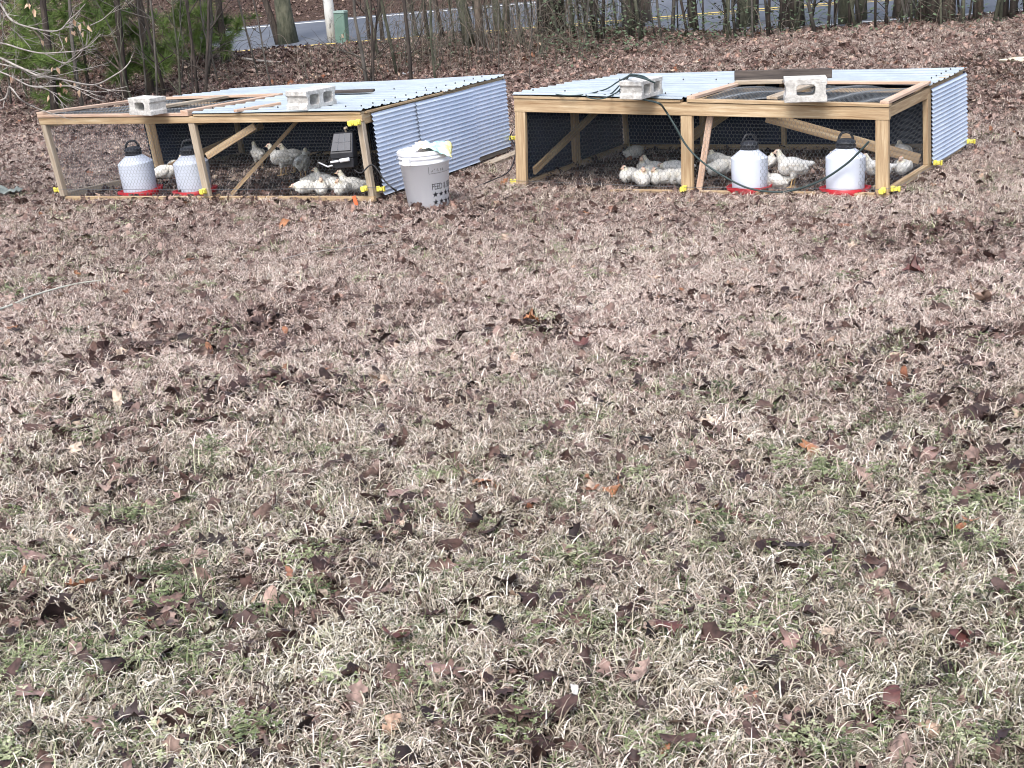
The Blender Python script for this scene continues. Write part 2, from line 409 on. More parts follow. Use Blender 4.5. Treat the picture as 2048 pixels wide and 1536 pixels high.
    if mirror == 'L':
        a = .13; Lr = D-a
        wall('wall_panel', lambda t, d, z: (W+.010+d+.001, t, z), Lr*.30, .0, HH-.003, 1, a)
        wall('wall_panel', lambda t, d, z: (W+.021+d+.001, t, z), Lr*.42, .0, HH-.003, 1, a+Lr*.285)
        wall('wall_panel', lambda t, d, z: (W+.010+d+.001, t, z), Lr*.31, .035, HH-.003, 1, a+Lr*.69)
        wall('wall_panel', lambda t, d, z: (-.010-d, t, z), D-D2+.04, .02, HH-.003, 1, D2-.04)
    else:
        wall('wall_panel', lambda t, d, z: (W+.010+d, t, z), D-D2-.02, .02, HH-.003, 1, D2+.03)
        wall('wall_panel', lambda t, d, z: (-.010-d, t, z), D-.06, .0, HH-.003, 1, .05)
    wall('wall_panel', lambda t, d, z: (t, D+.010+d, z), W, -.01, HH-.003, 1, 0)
    # chicken wire
    def hexmesh(name, fp, x0, x1, z0, z1, wav=.004, r=.00075):
        cw = .0285; ch = cw*.86; mb = MB(); rows = int((z1-z0)/ch)+1; cols = int((x1-x0)/cw)+1
        for i in range(rows):
            for j in range(cols):
                cx = x0+(j+.5*(i % 2))*cw; cz = z0+i*ch
                a = (cx, cz+ch*.33); b_ = (cx+cw/2, cz+ch*.67); c_ = (cx-cw/2, cz+ch*.67); d_ = (cx, cz-ch*.33)
                for (p, q, rr) in ((a, b_, r), (a, c_, r), (d_, a, r*1.5)):
                    if not (x0 <= p[0] <= x1 and x0 <= q[0] <= x1 and z0 <= p[1] <= z1 and z0 <= q[1] <= z1): continue
                    P1 = Vector(fp(p[0], p[1])); P2 = Vector(fp(q[0], q[1])); d = P2-P1
                    n_ = d.cross(Vector((.3, 1, .2))).normalized()*rr; m_ = d.cross(n_).normalized()*rr
                    mb.add([P1+n_, P1-n_*.5+m_*.87, P1-n_*.5-m_*.87, P2+n_, P2-n_*.5+m_*.87, P2-n_*.5-m_*.87], [(0, 1, 4, 3), (1, 2, 5, 4), (2, 0, 3, 5)])
        return mb.build(name, M_wire, root)
    wob = lambda a, b: .006*math.sin(a*5+b*3)+.004*math.sin(a*11-b*7)
    hexmesh('wire_mesh', lambda a, b: P(a, .0405+wob(a, b)*.4, b), .01, W2, .0, HH-.03)
    hexmesh('wire_mesh', lambda a, b: P(a, .0405+wob(a, b)*.4, b), W2, W-.01, .0, HH-.03)
    sx = .0 if mirror == 'L' else W
    hexmesh('wire_mesh', lambda a, b: P(sx+(.042 if mirror == 'L' else -.042)+wob(a, b)*.4, a, b), .05, D2+.03, .0, HH-.03)
    if mirror == 'L': hexmesh('wire_mesh', lambda a, b: P(W-.042, a, b), .05, .30, .0, HH-.03)
    # wire-topped lid
    lx0, lx1 = (0.0, W2) if mirror == 'L' else (W2+.01, W+.006)
    ly1 = D2+.0
    zt = HH+.003
    lid = MB(); 
    bw = .062; th = .021
    lid.box((lx0, -.012, zt), (lx1, bw-.012, zt+th), P)
    lid.build('lid_front_board', M_pink if mirror == 'L' else M_pine, root, bevel=.002)
    MB().box((lx0, ly1-.03, zt+.026), (lx1, ly1+.03, zt+.026+th), P).build('lid_back_board', M_pink, root, bevel=.002)
    zz = zt+th+.001
    MB().box((lx0, -.010, zz), (lx0+bw, ly1-.034, zz+th), P).build('lid_side_board', M_pink, root, bevel=.002)
    MB().box((lx1-bw, -.010, zz), (lx1, ly1-.034, zz+th), P).build('lid_side_board', M_pink, root, bevel=.002)
    xm = lx0+(lx1-lx0)*(.62 if mirror == 'L' else .42)
    MB().box((xm-.04, .06, zz+.002), (xm+.04, ly1-.036, zz+th+.002), P).build('lid_middle_board', M_grey, root, bevel=.002)
    hexmesh('lid_wire_mesh', lambda a, b: P(a, b, zt+.012+.010*math.sin(a*7+b*5)+.007*math.sin(a*17-b*9)), lx0+.03, lx1-.03, .05, ly1-.03, r=.0011)
    # diagonal braces
    def br(p, q, wd=.085, th=.02, m=M_pine, name='brace'):
        MB().beam(P(*p), P(*q), th, wd, up=Vector(P(p[0], p[1], p[2]+.1))-Vector(P(*p))).build(name, m, root, bevel=.002)
    if mirror == 'L':
        br((W2+.035, .065, .31), (W2+.50, .065, HH-.085), .052)
        br((W2+.12, .14, .0), (W2+.62, .5, HH-.08), .028)
        br((.05, D2+.1, .06), (.35, D-.1, .30), .06)
        br((W-.06, D2+.1, .06), (W-.06, D-.1, HH-.1), .06)
    else:
        br((W2-.1, D-.08, HH-.09), (.55, D-.08, .05), .085)
        br((W2+.58, .068, HH-.095), (W-.060, D2-.06, .09), .075)
        br((W2+.16, .062, HH-.09), (W2+.072, .050, .0), .045, m=M_pink)
        br((.05, .2, .1), (.05, D-.2, HH-.1), .06)
        mem('post', (W*.25, D-.075, .002), (W*.25+.05, D-.041, HH-.08))
    # yellow electric-fence insulators and wire strands
    def insul(x, y, z, dx, dy, two=False):
        mb = MB()
        def q(a, b, c): return P(x+dx*a+dy*b*0+(-dy)*b, y+dy*a+dx*b, z+c)
        mb.box((0, -.016, -.02), (.022, .016, .02), q); mb.box((.0225, -.024, -.013), (.05, .024, .013), q)
        mb.box((.0505, -.014, -.02), (.062, .014, .02), q)
        mb.build('insulator', M_yel, root, bevel=.004)
    if mirror == 'L':
        insul(-.002, .03, .06, -1, 0); insul(W2, -.004, .055, 0, -1); insul(W-.07, -.004, HH-.06, 0, -1); insul(W-.02, -.006, HH-.055, 0, -1)
        insul(W-.05, -.004, .075, 0, -1); insul(W+.004, .06, .06, 1, 0); insul(W+.02, D2-.3, .06, 1, 0); insul(W+.025, D-.05, .11, 1, 0)
        Q = [(-.05, -.04, .075), (W2, -.055, .07), (W-.05, -.055, .085), (W+.06, .05, .075), (W+.075, D-.05, .12)]
    else:
        insul(-.002, .03, .05, -1, 0); insul(W2-.01, -.004, .03, 0, -1); insul(W-.03, -.004, .035, 0, -1); insul(W+.002, .05, .035, 1, 0)
        insul(W+.02, D2+.03, .045, 1, 0); insul(W+.025, D-.05, .055, 1, 0); insul(-.03, D2, .30, -1, 0)
        Q = [(-.055, .0, .065), (W2, -.055, .045), (W-.03, -.055, .05), (W+.055, .05, .05), (W+.075, D2, .06), (W+.08, D-.05, .07)]
    MB().tube([P(*q) for q in Q], .0016, 4).build('electric_wire', M_wire, root)
    return root, P, org, W, D, W2, D2, HH
Lr = coop(LC, 'L', 'left chicken coop with weathered grey front posts, beside the white bucket')
Rr = coop(RC, 'R', 'right chicken coop with fresh pine front posts and a dark plank on its roof')
def LP(c, x, y, z): return Vector(c[1](x, y, z))+Vector(c[2])

# ------------------------------------------------------------------ cinder blocks
def block(name, half=False):
    L, Hh, Dp = (.27, .15, .20) if half else (.40, .145, .20)
    bm = bmesh.new()
    def loop(pts):
        vs = [bm.verts.new((x, 0, z)) for x, z in pts]; es = [bm.edges.new((vs[i], vs[(i+1) % len(vs)])) for i in range(len(vs))]; return es
    def rr(cx, w_, h_, r=.022, n=4):
        o = []
        for (sx, sz, a0) in ((1, 1, 0), (-1, 1, 90), (-1, -1, 180), (1, -1, 270)):
            for k in range(n+1):
                a = R(a0+90*k/n); o.append((cx+sx*(w_/2-r)+r*math.cos(a), sz*(h_/2-r)+r*math.sin(a)))
        return o
    outer = []
    n = 12
    e = .009 if half else .018
    # ends have the ear grooves of a stretcher block
    outer = [(-L/2, -Hh/2), (-L/2+.03, -Hh/2), (0, -Hh/2+.001), (L/2-.03, -Hh/2), (L/2, -Hh/2), (L/2, -Hh/2+.035), (L/2-e, -Hh/2+.05), (L/2-e, Hh/2-.05), (L/2, Hh/2-.035), (L/2, Hh/2), (0, Hh/2-.001), (-L/2, Hh/2), (-L/2, Hh/2-.035), (-L/2+e, Hh/2-.05), (-L/2+e, -Hh/2+.05), (-L/2, -Hh/2+.035)]
    es = loop(outer)
    holes = [(0.0, L-.15)] if half else [(-.09, .125), (.09, .125)]
    for cx, w_ in holes: es += loop(rr(cx, w_, Hh-(.078 if half else .062)))
    bmesh.ops.triangle_fill(bm, edges=es, use_beauty=True)
    ret = bmesh.ops.extrude_face_region(bm, geom=bm.faces[:])
    for v in ret['geom']:
        if isinstance(v, bmesh.types.BMVert): v.co.y += Dp
    bmesh.ops.recalc_face_normals(bm, faces=bm.faces[:])
    for v in bm.verts: v.co.y -= Dp/2; v.co.z += Hh/2
    for v in bm.verts: v.co += Vector(mn.noise_vector(v.co*25))*.0022
    me = bpy.data.meshes.new(name); bm.to_mesh(me); bm.free(); me.materials.append(M_conc)
    o = bpy.data.objects.new(name, me); COL.objects.link(o)
    md = o.modifiers.new('b', 'BEVEL'); md.width = .004; md.segments = 2; md.limit_method = 'ANGLE'
    return o
def put(o, p, rz=0, rx=0, ry=0, s=1):
    o.location = p; o.rotation_euler = (rx, ry, rz); o.scale = (s, s, s); return o
GJ=0
GB = 'concrete blocks weighing down the coop roofs'
ZR = .70
b = block('cinder_block', True); put(b, atZ(297, 228, .682), R(-34), s=.84); tag(b, 'pale concrete block with one oval opening on the wire lid of the left coop', 'cinder block', GB)
b = block('cinder_block'); put(b, atZ(624, 214, .700), R(60), s=.92); tag(b, 'grey concrete block with mottled end face in the middle of the left coop metal roof', 'cinder block', GB)
b = block('cinder_block'); put(b, atZ(1283, 193, .698), R(58), s=.86); tag(b, 'concrete block with cable draped over it on the metal roof of the right coop', 'cinder block', GB)
b = block('cinder_block', True); put(b, atZ(1610, 201, .695), R(-8), s=1.03); tag(b, 'chipped concrete block one can see through, on the wire lid of the right coop', 'cinder block', GB)

def plank(name, p, q, wd, th, m, label, lift=0, up=(0, 0, 1)):
    p = Vector(p); q = Vector(q); o = MB().beam((0, 0, 0), q-p, wd, th, up).build(name, m, bevel=.003); o.location = p; tag(o, label, 'board', 'boards lying on the coop roofs'); return o
a_, b_ = atZ(1469, 161, .675)+np.array([0, 0, .037]), atZ(1664, 156, .675)+np.array([0, 0, .037])
plank('plank', a_, b_, .04, .072, M_dark, 'dark weathered plank on edge on the back of the right coop roof')
plank('plank', atZ(1471, 165, .69), atZ(1566, 163, .695), .07, .028, M_grey, 'short grey board lying just in front of the dark plank on the right coop roof')
plank('plank', atZ(660, 184, .695), atZ(748, 181, .695), .09, .02, M_dark, 'flat dark brown board lying on the left coop metal roof behind the block')
plank('plank', atZ(470, 222, .70), atZ(560, 207, .70), .035, .02, M_pink, 'thin pinkish lath lying across the metal roof of the left coop')

# ------------------------------------------------------------------ drinkers
def jug(loc, rz, s, label, cap_label=False, proto=[None]):
    if proto[0] is None:
        root = empty('poultry_drinker', loc, rz)
        prof = [(.120, .022), (.134, .036), (.138, .05), (.144, .20), (.1445, .288), (.066, .352), (.062, .358)]
        MB().lathe(prof, 40).build('water_tank', M_jug, root, smooth=True).data.set_sharp_from_angle(angle=R(25))
        cm = MB()
        cm.lathe([(.064, .35), (.072, .355), (.073, .375), (.066, .378), (.066, .386), (.073, .39), (.070, .402), (.05, .416)], 24, fr=lambda t, z: 1+.015*math.cos(t*20))
        cp = cm.build('cap', M_blk, root, smooth=False)
        hd = MB().tube(spline([(-.05, 0, .40), (-.05, 0, .425), (-.026, 0, .462), (.026, 0, .462), (.05, 0, .425), (.05, 0, .40)], 5), .010, 8).build('handle', M_blk, cp, smooth=True)
        bs = MB(); n = 64
        fr = lambda t, z: 1+(.17 if z > .045 else .12 if z > .02 else .05)*max(0, math.cos(2*t))**8*(abs(math.cos(t)) > .7)
        bs.lathe([(.13, .0), (.158, .004), (.160, .03), (.164, .066), (.156, .066), (.150, .028), (.15, .018), (.118, .018), (.118, .03)], n, fr=fr)
        bs.build('base_tray', M_red, root, smooth=True)
        proto[0] = root
    else:
        root = proto[0].copy(); COL.objects.link(root)
        for ch in proto[0].children:
            c = ch.copy(); COL.objects.link(c); c.parent = root
            for g in ch.children: d = g.copy(); COL.objects.link(d); d.parent = c
    root.location = loc; root.rotation_euler = (0, 0, rz); root.scale = (s, s, s)
    tag(root, label, 'poultry drinker', 'white water drinkers with red trays inside the coops'); return root
def gp(px, py, dz=0):
    p = spot(px, py); return (p[0], p[1], p[2]+dz)
j = jug(gp(1499, 384, -.01), .15, .89, 'white drinker just right of the middle post of the right coop')
jug(gp(1690, 388, -.01), -.05, .93, 'white drinker nearest the right front corner post of the right coop')
j2 = jug(gp(283, 390, -.01), .3, .94, 'leftmost white drinker, standing in the open bay of the left coop'); j2.rotation_euler = (0, R(-4), .3)
j3 = jug(gp(392, 390, -.01), .3, .93, 'white drinker half hidden behind the middle post of the left coop'); j3.rotation_euler = (0, R(-3), .3)

# ------------------------------------------------------------------ bucket
def bucket():
    p = gp(858, 410, -.005); root = empty('bucket', p, 0, 'white plastic feed bucket with black lettering, standing between the two coops', 'bucket')
    root.rotation_euler = (0, R(-2.5), 0)
    HB = .385; rb, rt = .146, .176
    rad = lambda z: rb+(rt-rb)*z/HB
    MB().lathe([(rb-.01, 0), (rb, .006), (rt-.003, HB-.07), (rt+.006, HB-.068), (rt+.006, HB-.055), (rt-.001, HB-.053), (rt-.001, HB-.035), (rt+.007, HB-.033), (rt+.007, HB-.02), (rt, HB)], 48).build('tub', M_bucket, root, smooth=True)
    MB().lathe([(rt+.006, HB-.006), (rt+.012, HB-.004), (rt+.012, HB+.016), (rt+.004, HB+.022), (rt-.02, HB+.022), (rt-.024, HB+.012), (.0, HB+.014)], 48).build('lid', M_wht, root, smooth=False)
    ear = MB(); a = R(-128); cx, cy = math.cos(a), math.sin(a)
    def q(x, y, z): return (cx*(rt+y)-cy*x, cy*(rt+y)+cx*x, z)
    ear.box((-.032, -.002, HB-.068), (.032, .022, HB-.012), q); ear.build('bail_ear', M_wht, root, bevel=.003)
    MB().tube(spline([(math.cos(t)*(rt+.016), math.sin(t)*(rt+.016), HB-.03-.10*math.sin((t-a)/PI*1)*0-.0) for t in np.linspace(a, a-PI, 12)], 3), .0025, 5).build('bail', M_wire, root)
    def text(body, size, ang0, z0, name, sx=1.0):
        cu = bpy.data.curves.new('t', 'FONT'); cu.body = body; cu.size = size; to = bpy.data.objects.new('t', cu); COL.objects.link(to)
        dg = bpy.context.evaluated_depsgraph_get(); dg.update(); me = bpy.data.meshes.new_from_object(to.evaluated_get(dg))
        bm = bmesh.new(); bm.from_mesh(me)
        bmesh.ops.triangulate(bm, faces=bm.faces[:]); bmesh.ops.subdivide_edges(bm, edges=[e for e in bm.edges if e.calc_length() > .02], cuts=1)
        for v in bm.verts:
            z = z0+v.co.y; ra = rad(z)+.0018; th = ang0+v.co.x*sx/ra; v.co = Vector((ra*math.cos(th), ra*math.sin(th), z))
        bm.to_mesh(me); bm.free(); me.name = name; me.materials.clear(); me.materials.append(M_ink)
        bpy.data.objects.remove(to); o = bpy.data.objects.new(name, me); COL.objects.link(o); o.parent = root
    A0 = R(-90+15)
    text('FEED & SEED', .062, A0, .135, 'lettering', .62); text('UP 20 LB', .036, A0, .262, 'lettering', .78)
    fm = MB()
    def arc(a0, a1, z0, z1, w_=.0022):
        n = 12; vs = []
        for k in range(n+1):
            z = z0+(z1-z0)*k/n; th = a0+(a1-a0)*k/n; r_ = rad(z)+.002
            for s_ in (-1, 1): vs.append((r_*math.cos(th), r_*math.sin(th), z+s_*w_/2) if abs(z1-z0) < 1e-4 else (r_*math.cos(th+s_*w_/2/r_), r_*math.sin(th+s_*w_/2/r_), z))
        fm.add(vs, [(2*k, 2*k+1, 2*k+3, 2*k+2) for k in range(n)])
    arc(A0-.07, A0+1.3, .30, .30); arc(A0-.07, A0+1.3, .25, .25); arc(A0-.07, A0-.07, .25, .30)
    fm.build('label_frame', M_ink, root)
    st_ = MB()
    for i in range(4):
        for jx in range(2):
            th0 = A0+.14+i*.30; zc = .10-jx*.055; pts = []
            rs = random.Random(i*7+jx)
            for k in range(10):
                ra = (.025 if k % 2 == 0 else .010)*rs.uniform(.75, 1.1); an = k*PI/5+.3; r_ = rad(zc)+.002
                th = th0+ra*math.cos(an)/r_; z = zc+ra*math.sin(an); r_ = rad(z)+.002; pts.append((r_*math.cos(th), r_*math.sin(th), z))
            r_ = rad(zc)+.0022; pts.append((r_*math.cos(th0), r_*math.sin(th0), zc))
            st_.add(pts, [(k, (k+1) % 10, 10) for k in range(10)])
    st_.build('printed_emblems', M_ink, root)
    # crumpled bag on the lid
    bagm = bpy.data.materials.new('printed_film'); bagm.use_nodes = True; n = bagm.node_tree.nodes; l = bagm.node_tree.links
    tc = n.new('ShaderNodeTexCoord'); sp = n.new('ShaderNodeSeparateXYZ'); l.new(tc.outputs['Object'], sp.inputs[0])
    no = n.new('ShaderNodeTexNoise'); no.inputs['Scale'].default_value = 9; l.new(tc.outputs['Object'], no.inputs['Vector'])
    ma = n.new('ShaderNodeMath'); ma.operation = 'MULTIPLY_ADD'; l.new(no.outputs['Fac'], ma.inputs[0]); ma.inputs[1].default_value = .16; l.new(sp.outputs[0], ma.inputs[2])
    mr = n.new('ShaderNodeMapRange'); mr.inputs[1].default_value = -.1; mr.inputs[2].default_value = .3; l.new(ma.outputs[0], mr.inputs[0])
    cr = n.new('ShaderNodeValToRGB'); e = cr.color_ramp.elements
    for i, (pp, c) in enumerate([(.30, (.78, .79, .78)), (.40, (.80, .55, .36)), (.48, (.78, .74, .5)), (.58, (.62, .8, .74)), (.66, (.32, .66, .62)), (.85, (.45, .72, .66)), (.93, (.75, .68, .3))]):
        x = e[i] if i < 2 else e.new(pp); x.position = pp; x.color = (*c, 1)
    l.new(mr.outputs[0], cr.inputs[0]); l.new(cr.outputs[0], n['Principled BSDF'].inputs['Base Color']); n['Principled BSDF'].inputs['Roughness'].default_value = .4
    mb = MB(); N = 26; vs = []
    for i in range(N+1):
        for jx in range(N+1):
            x = -.07+.27*i/N; y = -.17+.30*jx/N
            z = .018+.020*mn.noise(Vector((x*14, y*14, 2)))+.018*mn.noise(Vector((x*34, y*34, 5)))+.012
            d = math.hypot(x-.01, y)
            if d > .17: z -= (d-.17)*1.0
            x += .02*mn.noise(Vector((x*20, y*20, 9)))
            vs.append((x, y, max(z, .002) if math.hypot(x, y) < .175 else z))
    mb.add(vs, [(i*(N+1)+jx, (i+1)*(N+1)+jx, (i+1)*(N+1)+jx+1, i*(N+1)+jx+1) for i in range(N) for jx in range(N)])
    o = mb.build('plastic_bag', bagm, smooth=True); o.location = (p[0]-.012, p[1], p[2]+HB+.016)
    md = o.modifiers.new('s', 'SOLIDIFY'); md.thickness = .0015
    tag(o, 'crumpled white, orange and teal plastic bag lying on the bucket lid', 'plastic bag')
bucket()

# ------------------------------------------------------------------ fence charger on the left coop corner
def charger():
    c = LP(Lr, Lr[3]-.17, -.03, .33); root = empty('fence_charger', tuple(c), 0, 'black fence charger box with solar panel hung on the left coop corner post', 'fence charger')
    root.rotation_euler = (0, R(-3), R(-12))
    b_ = MB(); b_.add([(-.085, -.06, -.02), (.085, -.06, -.02), (.085, .06, -.02), (-.085, .06, -.02), (-.06, .0, .155), (.085, .0, .155), (.085, .06, .155), (-.06, .06, .155), (-.085, -.06, .02), (.085, -.06, .02)],
        [(0, 3, 2, 1), (4, 5, 6, 7), (0, 1, 9, 8), (8, 9, 5, 4), (1, 2, 6, 5, 9), (3, 0, 8, 4, 7), (2, 3, 7, 6)])
    b_.add([(-.07, -.055, -.09), (.08, -.055, -.09), (.08, .05, -.09), (-.07, .05, -.09), (-.075, -.057, -.021), (.083, -.057, -.021), (.083, .055, -.021), (-.075, .055, -.021)], [(0, 3, 2, 1), (4, 5, 6, 7), (0, 1, 5, 4), (1, 2, 6, 5), (2, 3, 7, 6), (3, 0, 4, 7)])
    b_.build('housing', M_blk, root, bevel=.006)
    A = Vector((-.072, -.0595, .035)); Bv = Vector((.072, -.0595, .035)); Cv = Vector((.072, -.008, .148)); Dv = Vector((-.05, -.008, .148)); nn = (Bv-A).cross(Dv-A).normalized()
    pm = MB(); pm.add([A+nn*.001, Bv+nn*.001, Cv+nn*.001, Dv+nn*.001, A+nn*.004, Bv+nn*.004, Cv+nn*.004, Dv+nn*.004], [(4, 5, 6, 7), (0, 1, 5, 4), (1, 2, 6, 5), (2, 3, 7, 6), (3, 0, 4, 7)]); pn = pm.build('solar_panel', M_panel, root)
    gm = MB()
    for f in (.33, .66):
        gm.tube([A.lerp(Bv, f)+nn*.005, Dv.lerp(Cv, f)+nn*.005], .0015, 4)
    gm.tube([A.lerp(Dv, .5)+nn*.005, Bv.lerp(Cv, .5)+nn*.005], .0012, 4)
    gm.build('cell_lines', M_wire, pn)
    MB().tube([(-.08, -.075, -.038), (-.02, -.075, -.034)], .008, 8).build('terminal', M_wht, root)
    MB().tube([(-.01, -.075, -.032), (.06, -.075, -.026)], .014, 8).build('terminal', M_wht, root)
    MB().tube([(-.075, -.07, -.062), (-.12, -.03, -.075), (-.28, .25, -.08)], .006, 6).build('output_lead', M_wht, root)
    MB().tube([(.03, .02, .155), (.03, .0, .185), (.05, 0, .19)], .008, 6).build('hanger', M_grey, root)
charger()
# ------------------------------------------------------------------ cables
def cable(name, pts, r, m, label, cat='cable'):
    P_ = spline(pts, 8); o0 = Vector(P_[0]); o = MB().tube([p-o0 for p in P_], r, 6).build(name, m, smooth=True); o.location = o0; tag(o, label, cat); return o
def rf(px, py, z=.69): return Vector(atZ(px, py, z))
fr_ = Vector(LP(Rr, 0, -.07, .3))
def frontY(px, py, off=-.06):
    # point on the plane just in front of the right coop's wire front
    A = LP(Rr, 0, off, 0); B = LP(Rr, Rr[3], off, 0); n_ = (B-A).cross(Vector((0, 0, 1))); d = Vector(ray(px, py)); C0 = Vector(CAM)
    return C0+d*((A-C0).dot(n_)/d.dot(n_))
cable('power_cord', [rf(1240, 183, .70), rf(1252, 195, .69), rf(1290, 200, .69), rf(1318, 207, .69), frontY(1330, 220), frontY(1350, 252), frontY(1372, 290), frontY(1400, 320), frontY(1440, 348), frontY(1490, 374), frontY(1535, 383), frontY(1580, 382), frontY(1640, 362), frontY(1690, 330), frontY(1722, 300), frontY(1738, 283)], .0075, M_cable, 'dark green power cord sagging across the wire front of the right coop', 'power cord')
for i, (pp, lab) in enumerate([
    ([rf(1100, 186, .69), rf(1130, 191, .69), rf(1170, 189, .69), rf(1210, 179, .70), rf(1232, 166, .74), rf(1246, 158, .80), rf(1262, 152, .86), rf(1290, 158, .87), rf(1310, 166, .84)], 'thin green cable curving over the block from the right coop roof edge'),
    ([rf(1172, 190, .69), rf(1180, 196, .69), rf(1205, 197, .69), rf(1232, 186, .70), rf(1243, 174, .75), rf(1254, 158, .82), rf(1262, 150, .87), rf(1285, 152, .87), rf(1303, 163, .85)], 'tangled green cable loop on metal roof left of the draped block'),
    ([rf(1180, 187, .69), rf(1212, 190, .69), rf(1224, 186, .69), rf(1238, 172, .75), rf(1248, 160, .81), rf(1258, 151, .86), rf(1266, 149, .87), rf(1300, 160, .86)], 'green cable strand bunched over the top left edge of the block on the right coop')]):
    cable('cable', pp, .0055, M_cable, lab)
c1 = LP(Lr, Lr[3]-.09, -.06, .22)
cable('cable', [c1, c1+Vector((.05, -.03, -.02)), Vector(atY(745, 330, 11.0)), Vector(atY(770, 362, 10.95)), Vector(atY(790, 380, 10.95)), Vector(spot(800, 388))+Vector((0, 0, .03)), Vector(spot(880, 400))+Vector((0, .25, .02))], .006, M_bcable, 'black cable drooping from the fence charger past the corner of the left coop')
cable('cable', [Vector(atY(1025, 262, 12.6)), Vector(atY(1020, 275, 12.6)), Vector(atY(1030, 292, 12.4)), Vector(atY(1029, 318, 12.1)), Vector(atY(1015, 345, 12.0)), Vector(spot(985, 368))+Vector((0, 0, .03)), Vector(spot(950, 380))+Vector((0, 0, .02))], .005, M_bcable, 'thin black cable hanging down in the gap between the two coops')
# orange stake marker
q = gp(714, 412, 0)
o = MB().box((-.013, -.005, -.02), (.013, .005, .075)).build('marker_stake', M_orange, bevel=.002); put(o, q, 0, ry=R(-14)); tag(o, 'small orange plastic stake in the leaves below the left coop corner', 'stake')

# ------------------------------------------------------------------ chickens
M_hen = bpy.data.materials.new('white_feathers'); M_hen.use_nodes = True
_n = M_hen.node_tree.nodes; _l = M_hen.node_tree.links
_a = _n.new('ShaderNodeAttribute'); _a.attribute_name = 'col'; _no = _n.new('ShaderNodeTexNoise'); _no.inputs['Scale'].default_value = 45; _no.inputs['Detail'].default_value = 4
_tc = _n.new('ShaderNodeTexCoord'); _l.new(_tc.outputs['Object'], _no.inputs['Vector'])
_mr = _n.new('ShaderNodeMapRange'); _mr.inputs[1].default_value = .3; _mr.inputs[2].default_value = .7; _mr.inputs[3].default_value = .78; _mr.inputs[4].default_value = 1.08; _l.new(_no.outputs['Fac'], _mr.inputs[0])
_mx = _n.new('ShaderNodeVectorMath'); _mx.operation = 'SCALE'; _l.new(_a.outputs['Color'], _mx.inputs[0]); _l.new(_mr.outputs[0], _mx.inputs['Scale'])
_l.new(_mx.outputs[0], _n['Principled BSDF'].inputs['Base Color']); _n['Principled BSDF'].inputs['Roughness'].default_value = .85
_bp = _n.new('ShaderNodeBump'); _bp.inputs['Strength'].default_value = .5; _bp.inputs['Distance'].default_value = .006; _l.new(_no.outputs['Fac'], _bp.inputs['Height']); _l.new(_bp.outputs[0], _n['Principled BSDF'].inputs['Normal'])
